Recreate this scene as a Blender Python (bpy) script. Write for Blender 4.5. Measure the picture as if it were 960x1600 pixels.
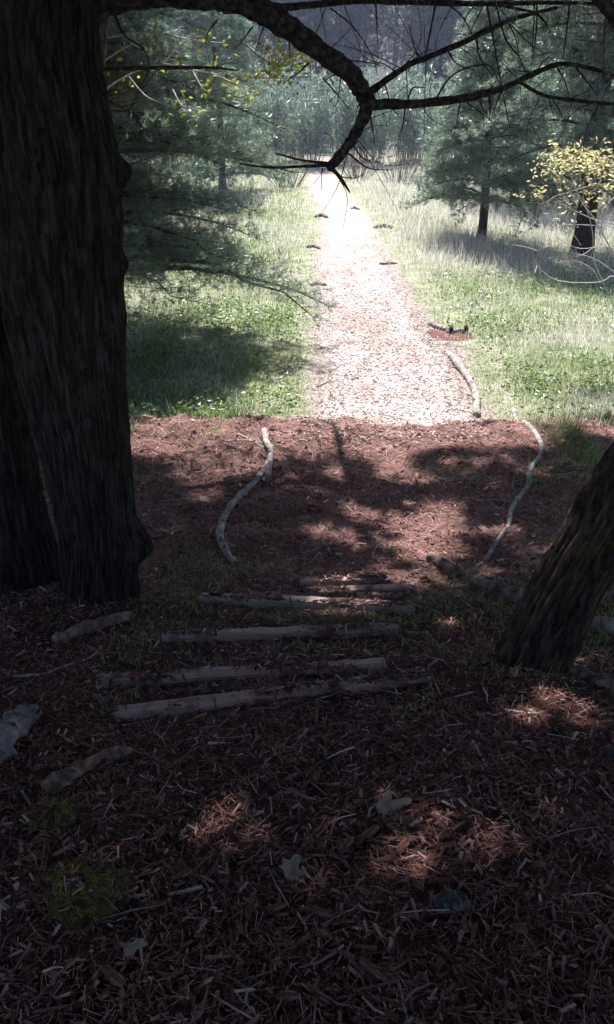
import bpy, math, random
import numpy as np
from mathutils import Vector

random.seed(7)
rng = np.random.default_rng(7)
scene = bpy.context.scene
for o in list(bpy.data.objects):
    bpy.data.objects.remove(o)
COL = scene.collection

# ------------------------------------------------------------------ camera
F = 1280.0                      # focal length in pixels of the 960 x 1600 photograph
PITCH = math.radians(27.0)
EYE = np.array([0.0, 0.0, 1.6])
cam = bpy.data.cameras.new('camera')
cam.sensor_fit = 'VERTICAL'
cam.angle = 2 * math.atan(800 / F)
cam.clip_start = 0.05
cam.clip_end = 900
cam_o = bpy.data.objects.new('camera', cam)
COL.objects.link(cam_o)
cam_o.location = EYE
cam_o.rotation_euler = (math.pi / 2 - PITCH, 0, 0)
scene.camera = cam_o

# ------------------------------------------------------------------ sky, sun, exposure
SUN_EL = math.radians(54.0)
SUN_AZ = math.radians(-5.0)     # measured from straight ahead (+Y), negative = left
S = np.array([math.sin(SUN_AZ) * math.cos(SUN_EL), math.cos(SUN_AZ) * math.cos(SUN_EL), math.sin(SUN_EL)])
world = bpy.data.worlds.new('World')
scene.world = world
world.use_nodes = True
wn = world.node_tree
for n in list(wn.nodes):
    wn.nodes.remove(n)
sky = wn.nodes.new('ShaderNodeTexSky')
sky.sky_type = 'NISHITA'
sky.sun_disc = False
sky.sun_elevation = SUN_EL
sky.sun_rotation = SUN_AZ
bg = wn.nodes.new('ShaderNodeBackground')
bg.inputs['Strength'].default_value = 0.088
wo = wn.nodes.new('ShaderNodeOutputWorld')
wn.links.new(sky.outputs[0], bg.inputs[0])
wn.links.new(bg.outputs[0], wo.inputs[0])
sun = bpy.data.lights.new('sun', 'SUN')
sun.energy = 5.0
sun.angle = math.radians(0.53)
sun.color = (1.0, 0.975, 0.94)
sun_o = bpy.data.objects.new('sun', sun)
COL.objects.link(sun_o)
sun_o.rotation_euler = Vector(S).to_track_quat('Z', 'Y').to_euler()
sun_o.location = (0, 0, 30)
scene.view_settings.view_transform = 'Standard'
scene.view_settings.look = 'None'
scene.view_settings.exposure = 1.85
scene.view_settings.gamma = 1.0
scene.view_settings.use_curve_mapping = False
scene.render.engine = 'CYCLES'
scene.cycles.max_bounces = 5
scene.cycles.diffuse_bounces = 2
scene.cycles.transmission_bounces = 4
scene.cycles.use_denoising = True
scene.cycles.use_adaptive_sampling = True
scene.cycles.adaptive_threshold = 0.03

# ------------------------------------------------------------------ noise helpers
def _h(ix, iy, s):
    n = (ix.astype(np.int64) * 374761393 + iy.astype(np.int64) * 668265263 + s * 2147483647) & 0xffffffff
    n = ((n ^ (n >> 13)) * 1274126177) & 0xffffffff
    n = n ^ (n >> 16)
    return (n & 0xffff) / 65535.0

def vnoise(x, y, s=0):
    x = np.asarray(x, float); y = np.asarray(y, float)
    ix = np.floor(x); iy = np.floor(y)
    fx = x - ix; fy = y - iy
    fx = fx * fx * (3 - 2 * fx); fy = fy * fy * (3 - 2 * fy)
    a = _h(ix, iy, s); b = _h(ix + 1, iy, s); c = _h(ix, iy + 1, s); d = _h(ix + 1, iy + 1, s)
    return (a * (1 - fx) + b * fx) * (1 - fy) + (c * (1 - fx) + d * fx) * fy

def fbm(x, y, s=0, o=3):
    t = 0.0; a = 0.5; k = 1.0
    for i in range(o):
        t = t + a * vnoise(np.asarray(x) * k, np.asarray(y) * k, s + i * 17)
        a *= 0.5; k *= 2.03
    return t / (1 - 0.5 ** o)

def sstep(a, b, x):
    t = np.clip((np.asarray(x, float) - a) / (b - a), 0, 1)
    return t * t * (3 - 2 * t)

# ------------------------------------------------------------------ terrain
_ky = np.array([-40, -12, -3, 0.3, 1.0, 2.2, 3.2, 4.2, 4.7, 6.0, 7.3, 7.62, 8.15, 9.5, 20, 40, 52, 75, 110, 170, 400])
_kz = np.array([1.8, 0.9, 0.25, 0.06, -0.03, -0.40, -0.74, -1.05, -1.12, -1.17, -1.20, -1.27, -1.55, -1.60, -1.60, -1.58, -1.4, 2.5, 16, 34, 60])
_ty = np.arange(-40, 400, 0.03)
_tz = np.interp(_ty, _ky, _kz)
_k = np.ones(9) / 9
_tz = np.convolve(np.pad(_tz, 4, mode='edge'), _k, mode='valid')

def H(x, y):
    x = np.asarray(x, float); y = np.asarray(y, float)
    yy = y - 0.06 * np.clip(x, -3, 3) * sstep(6, 7, y) * sstep(10, 8.5, y) + (0.45 * (fbm(x * 0.9, y * 0 + 3.3, 5) - 0.5) + .16 * (fbm(x * 3.7, y * 0 + 8.3, 6) - .5)) * sstep(6, 7, y) * sstep(9.5, 8.4, y)
    z = np.interp(yy, _ty, _tz)
    near = sstep(9, 6.5, y)
    z = z + near * 0.10 * (fbm(x * 0.8 + 4, y * 0.8, 11) - 0.5) + near * 0.075 * (fbm(x * 3.4, y * 3.4, 12) - 0.5)
    lip = sstep(6.3, 7.2, y) * sstep(8.3, 7.7, y)
    z = z + lip * (0.16 * (fbm(x * 1.1 + 2, y * 0.7, 16) - 0.5) + 0.085 * (fbm(x * 5, y * 3, 17) - 0.5))
    z = z + .07 * np.exp(-((x - .95) ** 2 + (y - 2.78) ** 2) / .075) + .07 * np.exp(-((x + 1.3) ** 2 + (y - 3.9) ** 2) / .16)
    far = sstep(9, 14, y) * sstep(0.9, 3.0, np.abs(x))
    z = z + far * 0.25 * (fbm(x * 0.22, y * 0.22, 13) - 0.5)
    z = z + sstep(50, 80, y) * 3.0 * (fbm(x * 0.03, y * 0.03, 15) - 0.5)
    # slope rises a little at the far left foreground and the right
    z = z + sstep(1.2, 3.5, np.abs(x)) * 0.14 * sstep(6.5, 3, y)
    return z

CT, ST = math.cos(math.pi / 2 - PITCH), math.sin(math.pi / 2 - PITCH)
def ray(px, py):
    cx = (px - 480) / F; cy = (800 - py) / F
    return np.array([cx, cy * CT + ST, cy * ST - CT])

def at(px, py, Y):
    d = ray(px, py)
    return EYE + d * (Y / d[1])

def mpp(py, Y):                  # metres per photo pixel on the plane y = Y
    return Y / ray(480, py)[1] / F

def G(px, py, lift=0.0):
    """point of the terrain seen through a photo pixel"""
    d = ray(px, py)
    t = np.arange(0.5, 90, 0.01)
    p = EYE[None] + t[:, None] * d[None]
    k = np.argmax(p[:, 2] < H(p[:, 0], p[:, 1]))
    q = p[k].copy()
    q[2] = float(H(q[0], q[1])) + lift
    return q

def project(P):
    r = P - EYE
    depth = r[:, 1] * ST - r[:, 2] * CT
    cy = r[:, 1] * CT + r[:, 2] * ST
    depth_s = np.where(depth > 0.05, depth, 0.05)
    return 480 + F * r[:, 0] / depth_s, 800 - F * cy / depth_s, depth

def landing(P):
    """where the shadow of points falls on the ground"""
    g = np.zeros(len(P)) - 1.2
    for _ in range(5):
        t = (P[:, 2] - g) / S[2]
        x = P[:, 0] - S[0] * t; y = P[:, 1] - S[1] * t
        g = H(x, y)
    return x, y

# ------------------------------------------------------------------ mesh helpers
def mesh_obj(name, V, faces, mats, parent=None, smooth=False, midx=None):
    """faces: array (n,3) or (n,4), or a list of such arrays"""
    V = np.ascontiguousarray(V, dtype=np.float32)
    if isinstance(faces, np.ndarray):
        faces = [faces]
    faces = [np.asarray(f, dtype=np.int32) for f in faces if len(f)]
    me = bpy.data.meshes.new(name)
    me.vertices.add(len(V)); me.vertices.foreach_set('co', V.ravel())
    loops = np.concatenate([f.ravel() for f in faces])
    sizes = np.concatenate([np.full(len(f), f.shape[1], dtype=np.int32) for f in faces])
    starts = np.concatenate([[0], np.cumsum(sizes)[:-1]]).astype(np.int32)
    me.loops.add(len(loops)); me.loops.foreach_set('vertex_index', loops)
    me.polygons.add(len(sizes)); me.polygons.foreach_set('loop_start', starts)
    me.polygons.foreach_set('loop_total', sizes)
    if not isinstance(mats, (list, tuple)):
        mats = [mats]
    for m in mats:
        me.materials.append(m)
    if midx is not None:
        me.polygons.foreach_set('material_index', np.asarray(midx, dtype=np.int32))
    me.polygons.foreach_set('use_smooth', np.full(len(sizes), bool(smooth)))
    me.update(calc_edges=True)
    me.validate()
    o = bpy.data.objects.new(name, me)
    COL.objects.link(o)
    if parent is not None:
        o.parent = parent
    return o

def tag(o, label=None, cat=None, group=None, kind=None):
    if label: o['label'] = label
    if cat: o['category'] = cat
    if group: o['group'] = group
    if kind: o['kind'] = kind
    return o

def empty(name, loc, label=None, cat=None, group=None):
    o = bpy.data.objects.new(name, None)
    COL.objects.link(o)
    o.location = [float(v) for v in loc]
    o.empty_display_size = 0.2
    return tag(o, label, cat, group)

class MB:
    """collects tubes (quads), with material index per face"""
    def __init__(self):
        self.V = []; self.Q = []; self.T = []; self.n = 0; self.mq = []; self.mt = []
    def addq(self, V, Q, m=0):
        self.V.append(V); self.Q.append(np.asarray(Q) + self.n); self.mq.append(np.full(len(Q), m)); self.n += len(V)
    def addt(self, V, T, m=0):
        self.V.append(V); self.T.append(np.asarray(T) + self.n); self.mt.append(np.full(len(T), m)); self.n += len(V)
    def build(self, name, mats, parent=None, smooth=False, off=None):
        V = np.concatenate(self.V)
        if off is not None: V = V - np.asarray(off)[None]
        fs = []; mi = []
        if self.Q: fs.append(np.concatenate(self.Q)); mi.append(np.concatenate(self.mq))
        if self.T: fs.append(np.concatenate(self.T)); mi.append(np.concatenate(self.mt))
        return mesh_obj(name, V, fs, mats, parent, smooth, np.concatenate(mi))

def resample(pts, n):
    pts = np.asarray(pts, float)
    # Catmull-Rom through the points
    P = np.vstack([2 * pts[0] - pts[1], pts, 2 * pts[-1] - pts[-2]])
    out = []
    seg = len(pts) - 1
    for u in np.linspace(0, seg, n):
        i = min(int(u), seg - 1); t = u - i
        p0, p1, p2, p3 = P[i], P[i + 1], P[i + 2], P[i + 3]
        out.append(0.5 * ((2 * p1) + (-p0 + p2) * t + (2 * p0 - 5 * p1 + 4 * p2 - p3) * t * t + (-p0 + 3 * p1 - 3 * p2 + p3) * t ** 3))
    return np.array(out)

def frames(C):
    T = np.gradient(C, axis=0)
    T /= np.linalg.norm(T, axis=1)[:, None] + 1e-12
    ref = np.array([0, 1.0, 0]) if abs(T[0][1]) < 0.8 else np.array([1.0, 0, 0])
    A = np.zeros_like(C); B = np.zeros_like(C)
    a = ref - T[0] * ref.dot(T[0]); a /= np.linalg.norm(a)
    for i in range(len(C)):
        a = a - T[i] * a.dot(T[i]); a /= np.linalg.norm(a) + 1e-12
        A[i] = a; B[i] = np.cross(T[i], a)
    return T, A, B

def tube(C, R, sides=6, wob=0.0, seed=0, cap=True):
    C = np.asarray(C, float); R = np.asarray(R, float)
    n = len(C)
    T, A, B = frames(C)
    th = np.linspace(0, 2 * math.pi, sides, endpoint=False)
    rr = np.repeat(R[:, None], sides, 1)
    if wob:
        s = np.arange(n)[:, None] * 0.55; q = np.arange(sides)[None] * 0.9
        rr = rr * (1 + wob * 2 * (vnoise(s + 0 * q, q + 0 * s, seed) - 0.5))
    V = C[:, None] + rr[..., None] * (np.cos(th)[None, :, None] * A[:, None] + np.sin(th)[None, :, None] * B[:, None])
    V = V.reshape(-1, 3)
    i = np.arange(n - 1)[:, None] * sides; j = np.arange(sides)[None]
    k = (j + 1) % sides
    Q = np.stack([i + j, i + k, i + sides + k, i + sides + j], -1).reshape(-1, 4)
    if cap:
        # close the ends with a centre fan made of degenerate-free quads (two triangles merged when even)
        V = np.vstack([V, C[:1], C[-1:]])
        a, b = n * sides, n * sides + 1
        e0 = []
        for q in range(0, sides, 2):
            e0.append([a, (q + 2) % sides, (q + 1) % sides, q])
            e0.append([b, (n - 1) * sides + q, (n - 1) * sides + (q + 1) % sides, (n - 1) * sides + (q + 2) % sides])
        Q = np.vstack([Q, np.array(e0)])
    return V, Q

def unit(v):
    return v / (np.linalg.norm(v, axis=-1, keepdims=True) + 1e-9)

def needles(P, D, k, L, w, spread=0.9, curl=0.0):
    """k needle triangles for every tuft point P with axis D; returns V, T"""
    N = len(P)
    r = unit(rng.normal(size=(N, k, 3)))
    d = unit(D[:, None] * 0.75 + r * spread)
    ln = L * rng.uniform(0.65, 1.15, (N, k, 1))
    s = unit(np.cross(d, unit(rng.normal(size=(N, k, 3)))))
    b = P[:, None] + d * 0.008
    V = np.stack([b - s * w / 2, b + s * w / 2, b + d * ln - np.array([0, 0, curl]) * ln], 2).reshape(-1, 3)
    T = np.arange(N * k * 3).reshape(-1, 3)
    return V, T

def blades(P, h, w, lean=0.35, two=True):
    """grass blades: bent, tapering; returns V, Q, T"""
    N = len(P)
    az = rng.uniform(0, 2 * math.pi, N)
    ln = rng.uniform(0.1, 1.0, N) * lean * h
    dx = np.stack([np.cos(az), np.sin(az), np.zeros(N)], 1)
    az2 = rng.uniform(0, 2 * math.pi, N)
    sx = np.stack([np.cos(az2), np.sin(az2), np.zeros(N)], 1)
    up = np.array([0, 0, 1.0])
    m = P + dx * (ln * 0.35)[:, None] + up * (h * 0.55)[:, None]
    t = P + dx * ln[:, None] + up * h[:, None]
    w = np.broadcast_to(w, (N,))[:, None]
    V = np.stack([P - sx * w / 2, P + sx * w / 2, m + sx * w * 0.4, m - sx * w * 0.4, t], 1).reshape(-1, 3)
    b = np.arange(N)[:, None] * 5
    Q = b + np.array([[0, 1, 2, 3]]); T = b + np.array([[3, 2, 4]])
    return V, Q, T

def leaves(P, Ls, wr=0.5, flat=0.5):
    """rhombic leaves with a fold along the midrib"""
    N = len(P)
    d = unit(rng.normal(size=(N, 3)) * np.array([1, 1, flat]))
    nrm = unit(np.cross(d, rng.normal(size=(N, 3))))
    s = np.cross(nrm, d)
    Ls = np.broadcast_to(Ls, (N,))[:, None]
    V = np.stack([P, P + d * Ls * .45 + s * Ls * wr / 2 + nrm * Ls * .10, P + d * Ls, P + d * Ls * .45 - s * Ls * wr / 2 + nrm * Ls * .10], 1).reshape(-1, 3)
    b = np.arange(N)[:, None] * 4
    T = np.concatenate([b + np.array([[0, 1, 2]]), b + np.array([[0, 2, 3]])])
    return V, T

def chips(P, L, W, Th, tilt=0.35):
    """splintered flakes: 8-corner tapered slivers; returns V, Q"""
    N = len(P)
    az = rng.uniform(0, 2 * math.pi, N)
    tl = rng.normal(0, tilt, N)
    d = np.stack([np.cos(az) * np.cos(tl), np.sin(az) * np.cos(tl), np.sin(tl)], 1)
    up = unit(np.array([0, 0, 1.0]) + rng.normal(0, tilt, (N, 3)))
    s = unit(np.cross(up, d)); up = np.cross(d, s)
    L = L[:, None]; W = W[:, None]; Th = Th[:, None]
    def r(a, b): return rng.uniform(a, b, (N, 1))
    ends = []
    for e in (-1, 1):
        c = P + d * L * e * 0.5
        w0, w1 = W * r(.15, .6), W * r(.15, .6)
        ends.append([c + s * w0 + d * L * r(-.12, .12), c - s * w1 + d * L * r(-.12, .12),
                     c - s * w1 * .9 + up * Th, c + s * w0 * .9 + up * Th])
    V = np.stack(ends[0] + ends[1], 1).reshape(-1, 3)
    b = np.arange(N)[:, None] * 8
    Q = np.concatenate([b + np.array([q]) for q in ([0, 1, 2, 3], [7, 6, 5, 4], [0, 4, 5, 1], [1, 5, 6, 2], [2, 6, 7, 3], [3, 7, 4, 0])])
    return V, Q

# ------------------------------------------------------------------ materials
def nodes_of(name):
    m = bpy.data.materials.new(name)
    m.use_nodes = True
    nt = m.node_tree
    b = nt.nodes['Principled BSDF']
    return m, nt, b

def ramp(nt, stops):
    r = nt.nodes.new('ShaderNodeValToRGB')
    el = r.color_ramp.elements
    while len(el) < len(stops): el.new(0.5)
    for e, (p, c) in zip(el, stops):
        e.position = p; e.color = (*c, 1)
    return r

def noise_tex(nt, scale, detail=4, rough=0.6, stretch=None, coord='Object', dist=0.0):
    tc = nt.nodes.new('ShaderNodeTexCoord')
    n = nt.nodes.new('ShaderNodeTexNoise')
    n.inputs['Scale'].default_value = scale
    n.inputs['Detail'].default_value = detail
    n.inputs['Roughness'].default_value = rough
    n.inputs['Distortion'].default_value = dist
    if stretch:
        mp = nt.nodes.new('ShaderNodeMapping')
        mp.inputs['Scale'].default_value = stretch
        nt.links.new(tc.outputs[coord], mp.inputs[0]); nt.links.new(mp.outputs[0], n.inputs['Vector'])
    else:
        nt.links.new(tc.outputs[coord], n.inputs['Vector'])
    return n

def mixc(nt, fac, a, b, mode='MIX'):
    m = nt.nodes.new('ShaderNodeMix')
    m.data_type = 'RGBA'; m.blend_type = mode
    for sock, v in ((m.inputs[0], fac), (m.inputs[6], a), (m.inputs[7], b)):
        if isinstance(v, (int, float)): sock.default_value = v
        elif isinstance(v, tuple): sock.default_value = (*v, 1)
        else: nt.links.new(v, sock)
    return m.outputs[2]

def add_bump(nt, b, h, strength, dist):
    bm = nt.nodes.new('ShaderNodeBump')
    bm.inputs['Strength'].default_value = strength
    bm.inputs['Distance'].default_value = dist
    nt.links.new(h, bm.inputs['Height']); nt.links.new(bm.outputs[0], b.inputs['Normal'])

def island_mat(name, stops, rough=0.75, transl=0.0, spec=0.3, tcol=None):
    """one random colour for each loose piece; optional translucency for leaves"""
    m, nt, b = nodes_of(name)
    g = nt.nodes.new('ShaderNodeNewGeometry')
    r = ramp(nt, stops)
    nt.links.new(g.outputs['Random Per Island'], r.inputs[0])
    nt.links.new(r.outputs[0], b.inputs['Base Color'])
    b.inputs['Roughness'].default_value = rough
    b.inputs['Specular IOR Level'].default_value = spec
    if transl:
        t = nt.nodes.new('ShaderNodeBsdfTranslucent')
        if tcol:
            nt.links.new(mixc(nt, 1.0, r.outputs[0], tcol, 'MULTIPLY'), t.inputs[0])
        else:
            nt.links.new(r.outputs[0], t.inputs[0])
        mx = nt.nodes.new('ShaderNodeMixShader')
        mx.inputs[0].default_value = transl
        nt.links.new(b.outputs[0], mx.inputs[1]); nt.links.new(t.outputs[0], mx.inputs[2])
        nt.links.new(mx.outputs[0], nt.nodes['Material Output'].inputs[0])
    return m

def bark_mat(name, dark, mid, light, scale, stretch=(1, 1, 0.14), lichen=None, bump=0.6, dist=0.02, moss=None):
    m, nt, b = nodes_of(name)
    n1 = noise_tex(nt, scale, 6, 0.65, stretch)
    r = ramp(nt, [(0.36, dark), (0.50, mid), (0.64, light)])
    nt.links.new(n1.outputs[0], r.inputs[0])
    c = r.outputs[0]
    if lichen:
        n2 = noise_tex(nt, 15, 8, 0.8, (1, 1, .6))
        r2 = ramp(nt, [(0.54, (0, 0, 0)), (0.74, (1, 1, 1))])
        nt.links.new(n2.outputs[0], r2.inputs[0])
        c = mixc(nt, r2.outputs[0], c, lichen)
    if moss:
        n3 = noise_tex(nt, 4.5, 5, 0.7)
        r3 = ramp(nt, [(0.55, (0, 0, 0)), (0.68, (1, 1, 1))])
        nt.links.new(n3.outputs[0], r3.inputs[0])
        c = mixc(nt, r3.outputs[0], c, moss)
    nt.links.new(c, b.inputs['Base Color'])
    b.inputs['Roughness'].default_value = 0.95
    b.inputs['Specular IOR Level'].default_value = 0.15
    n4 = noise_tex(nt, scale * 2.2, 6, 0.7, stretch)
    add_bump(nt, b, n4.outputs[0], bump, dist)
    return m

def ground_mat():
    m, nt, b = nodes_of('ground_soil')
    tc = nt.nodes.new('ShaderNodeTexCoord')
    sep = nt.nodes.new('ShaderNodeSeparateXYZ')
    nt.links.new(tc.outputs['Object'], sep.inputs[0])
    # mulch / needle litter colour near, meadow soil beyond the bank, leaf litter on the far hill
    n1 = noise_tex(nt, 34, 6, 0.75)
    litter = ramp(nt, [(0.28, (0.015, 0.007, 0.006)), (0.5, (0.062, 0.025, 0.021)), (0.75, (0.155, 0.072, 0.060))])
    nt.links.new(n1.outputs[0], litter.inputs[0])
    n1b = noise_tex(nt, 60, 6, 0.75)
    red = ramp(nt, [(0.28, (0.050, 0.022, 0.020)), (0.5, (0.145, 0.070, 0.062)), (0.76, (0.33, 0.205, 0.19))])
    nt.links.new(n1b.outputs[0], red.inputs[0])
    n2 = noise_tex(nt, 3.2, 5, 0.7)
    meadow = ramp(nt, [(0.3, (0.10, 0.13, 0.05)), (0.5, (0.20, 0.21, 0.125)), (0.7, (0.36, 0.335, 0.27))])
    nt.links.new(n2.outputs[0], meadow.inputs[0])
    n3 = noise_tex(nt, 2.0, 4, 0.6)
    wob = nt.nodes.new('ShaderNodeMath'); wob.operation = 'MULTIPLY_ADD'
    nt.links.new(n3.outputs[0], wob.inputs[0]); wob.inputs[1].default_value = 1.0; wob.inputs[2].default_value = -0.5
    yy = nt.nodes.new('ShaderNodeMath'); yy.operation = 'ADD'
    nt.links.new(sep.outputs['Y'], yy.inputs[0]); nt.links.new(wob.outputs[0], yy.inputs[1])
    def rng_fac(a, bb):
        mr = nt.nodes.new('ShaderNodeMapRange')
        mr.inputs[1].default_value = a; mr.inputs[2].default_value = bb
        nt.links.new(yy.outputs[0], mr.inputs[0])
        return mr.outputs[0]
    n6 = noise_tex(nt, 2.6, 6, 0.7)
    r6 = ramp(nt, [(0.40, (0.45, 0.40, 0.36)), (0.60, (1.0, 1.0, 1.0))])
    nt.links.new(n6.outputs[0], r6.inputs[0])
    redp = mixc(nt, 1.0, red.outputs[0], r6.outputs[0], 'MULTIPLY')
    c = mixc(nt, rng_fac(3.9, 4.9), litter.outputs[0], redp)
    c = mixc(nt, rng_fac(7.75, 8.2), c, meadow.outputs[0])
    at_n = nt.nodes.new('ShaderNodeAttribute'); at_n.attribute_name = 'trodden'
    n7 = noise_tex(nt, 7, 6, 0.75)
    mm = nt.nodes.new('ShaderNodeMath'); mm.operation = 'ADD'
    nt.links.new(at_n.outputs['Fac'], mm.inputs[0]); nt.links.new(n7.outputs[0], mm.inputs[1])
    mr7 = nt.nodes.new('ShaderNodeMapRange'); mr7.inputs[1].default_value = .78; mr7.inputs[2].default_value = 1.05
    nt.links.new(mm.outputs[0], mr7.inputs[0])
    n8 = noise_tex(nt, 40, 6, 0.75)
    dry = ramp(nt, [(0.3, (0.13, 0.095, 0.08)), (0.5, (0.27, 0.22, 0.195)), (0.7, (0.45, 0.39, 0.365))])
    nt.links.new(n8.outputs[0], dry.inputs[0])
    mf = nt.nodes.new('ShaderNodeMath'); mf.operation = 'MULTIPLY'
    nt.links.new(mr7.outputs[0], mf.inputs[0]); nt.links.new(rng_fac(7.75, 8.2), mf.inputs[1])
    c = mixc(nt, mf.outputs[0], c, dry.outputs[0])
    c = mixc(nt, rng_fac(44, 56), c, (0.05, 0.042, 0.040))
    nt.links.new(c, b.inputs['Base Color'])
    b.inputs['Roughness'].default_value = 0.95
    b.inputs['Specular IOR Level'].default_value = 0.15
    n5 = noise_tex(nt, 55, 6, 0.75)
    add_bump(nt, b, n5.outputs[0], 0.8, 0.03)
    return m

def path_mat():
    m, nt, b = nodes_of('path_chips')
    n = noise_tex(nt, 42, 6, 0.75, (1, 1.6, 1))
    r = ramp(nt, [(0.30, (0.19, 0.148, 0.14)), (0.47, (0.36, 0.305, 0.295)), (0.7, (0.53, 0.475, 0.465))])
    nt.links.new(n.outputs[0], r.inputs[0])
    n2 = noise_tex(nt, 1.6, 4, 0.6)
    r2 = ramp(nt, [(0.42, (0.75, 0.66, 0.62)), (0.6, (1, 1, 1))])
    nt.links.new(n2.outputs[0], r2.inputs[0])
    nt.links.new(mixc(nt, 1.0, r.outputs[0], r2.outputs[0], 'MULTIPLY'), b.inputs['Base Color'])
    b.inputs['Roughness'].default_value = 1.0
    b.inputs['Specular IOR Level'].default_value = 0.05
    n3 = noise_tex(nt, 70, 5, 0.7)
    add_bump(nt, b, n3.outputs[0], 0.7, 0.02)
    return m

M = {}
M['ground'] = ground_mat()
M['path'] = path_mat()
M['bark'] = bark_mat('bark_dark', (0.009, 0.006, 0.005), (0.028, 0.019, 0.016), (0.062, 0.045, 0.038), 38, lichen=(0.085, 0.088, 0.084))
M['bark_moss'] = bark_mat('bark_mossy', (0.010, 0.006, 0.005), (0.042, 0.026, 0.021), (0.095, 0.062, 0.05), 34, moss=(0.085, 0.085, 0.022))
M['limb'] = bark_mat('bark_limb', (0.018, 0.014, 0.013), (0.055, 0.043, 0.039), (0.14, 0.12, 0.11), 34, stretch=None, bump=1.0, dist=0.02)
M['twig'] = bark_mat('bark_twig', (0.022, 0.017, 0.016), (0.045, 0.036, 0.033), (0.08, 0.066, 0.06), 60, stretch=None, bump=0.2, dist=0.003)
M['far_bark'] = bark_mat('bark_far', (0.05, 0.04, 0.04), (0.10, 0.085, 0.085), (0.17, 0.15, 0.15), 8, bump=0.4)
M['stick'] = bark_mat('stick_weathered', (0.13, 0.108, 0.10), (0.25, 0.215, 0.20), (0.42, 0.385, 0.37), 17, stretch=None, bump=0.9, dist=0.012)
M['stick_brown'] = bark_mat('stick_brown', (0.06, 0.04, 0.033), (0.16, 0.11, 0.09), (0.30, 0.22, 0.19), 25, stretch=None, bump=0.5, dist=0.006)
M['pale_twig'] = bark_mat('twig_pale', (0.28, 0.25, 0.25), (0.42, 0.39, 0.39), (0.55, 0.52, 0.52), 30, stretch=None, bump=0.2, dist=0.003)
M['log'] = bark_mat('log_rotten', (0.05, 0.036, 0.03), (0.14, 0.10, 0.085), (0.27, 0.21, 0.185), 14, stretch=None, lichen=(0.24, 0.24, 0.23), bump=0.8, dist=0.012)
M['stump'] = bark_mat('wood_grey_rotten', (0.05, 0.045, 0.045), (0.16, 0.145, 0.145), (0.30, 0.28, 0.28), 16, stretch=(1, 1, .3), bump=0.8, dist=0.012)
M['log_end'] = bark_mat('log_cut_end', (0.012, 0.009, 0.008), (0.03, 0.022, 0.018), (0.07, 0.05, 0.04), 30, stretch=None, bump=0.4, dist=0.01)
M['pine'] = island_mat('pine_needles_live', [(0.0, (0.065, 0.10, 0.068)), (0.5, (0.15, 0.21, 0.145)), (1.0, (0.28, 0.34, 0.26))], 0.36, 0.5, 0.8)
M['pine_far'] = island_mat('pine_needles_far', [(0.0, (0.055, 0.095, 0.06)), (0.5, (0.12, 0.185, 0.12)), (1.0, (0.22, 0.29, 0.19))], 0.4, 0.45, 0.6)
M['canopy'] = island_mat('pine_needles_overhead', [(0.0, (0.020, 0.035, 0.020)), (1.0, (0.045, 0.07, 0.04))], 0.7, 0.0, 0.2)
M['dark_pine'] = island_mat('hemlock_needles', [(0.0, (0.018, 0.028, 0.030)), (1.0, (0.05, 0.07, 0.065))], 0.6, 0.15, 0.3)
M['willow'] = island_mat('willow_leaves', [(0.0, (0.08, 0.13, 0.085)), (0.55, (0.17, 0.235, 0.165)), (1.0, (0.32, 0.37, 0.30))], 0.4, 0.45, 0.6)
M['grass_green'] = island_mat('grass_green', [(0.0, (0.06, 0.115, 0.028)), (0.6, (0.145, 0.22, 0.068)), (1.0, (0.28, 0.34, 0.155))], 0.4, 0.55, 0.6)
M['grass_straw'] = island_mat('grass_straw', [(0.0, (0.25, 0.22, 0.18)), (0.5, (0.48, 0.45, 0.405)), (1.0, (0.74, 0.71, 0.68))], 0.5, 0.45, 0.5)
M['herb'] = island_mat('herb_leaves', [(0.0, (0.06, 0.11, 0.025)), (0.7, (0.13, 0.21, 0.055)), (1.0, (0.22, 0.30, 0.10))], 0.35, 0.45, 0.6)
M['spring_leaf'] = island_mat('leaves_spring_green', [(0.0, (0.18, 0.22, 0.03)), (1.0, (0.38, 0.42, 0.09))], 0.5, 0.45, 0.4)
M['yellow_leaf'] = island_mat('leaves_yellow', [(0.0, (0.34, 0.30, 0.12)), (1.0, (0.60, 0.54, 0.29))], 0.5, 0.5, 0.5)
M['mulch'] = island_mat('mulch_chips', [(0.0, (0.020, 0.008, 0.008)), (0.5, (0.105, 0.040, 0.036)), (0.82, (0.23, 0.098, 0.085)), (0.95, (0.36, 0.205, 0.175)), (1.0, (0.50, 0.42, 0.38))], 0.8, 0, 0.3)
M['needle_litter'] = island_mat('needle_litter', [(0.0, (0.12, 0.045, 0.036)), (0.6, (0.26, 0.115, 0.095)), (1.0, (0.46, 0.29, 0.25))], 0.7, 0, 0.35)
M['path_flake'] = island_mat('path_flakes', [(0.0, (0.11, 0.075, 0.068)), (0.35, (0.31, 0.255, 0.243)), (0.9, (0.51, 0.455, 0.445)), (1.0, (0.66, 0.61, 0.60))], 0.95, 0, 0.08)
M['moss'] = island_mat('moss_fronds', [(0.0, (0.08, 0.085, 0.02)), (0.5, (0.18, 0.185, 0.04)), (1.0, (0.32, 0.31, 0.08))], 0.7, 0.2, 0.2)
M['dead_leaf'] = island_mat('dead_leaf', [(0.0, (0.22, 0.165, 0.14)), (1.0, (0.30, 0.23, 0.20))], 0.7, 0.1, 0.3)
M['stone'] = bark_mat('stone_grey', (0.02, 0.018, 0.018), (0.05, 0.046, 0.047), (0.15, 0.14, 0.14), 45, stretch=None, bump=0.4, dist=0.006)

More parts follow.
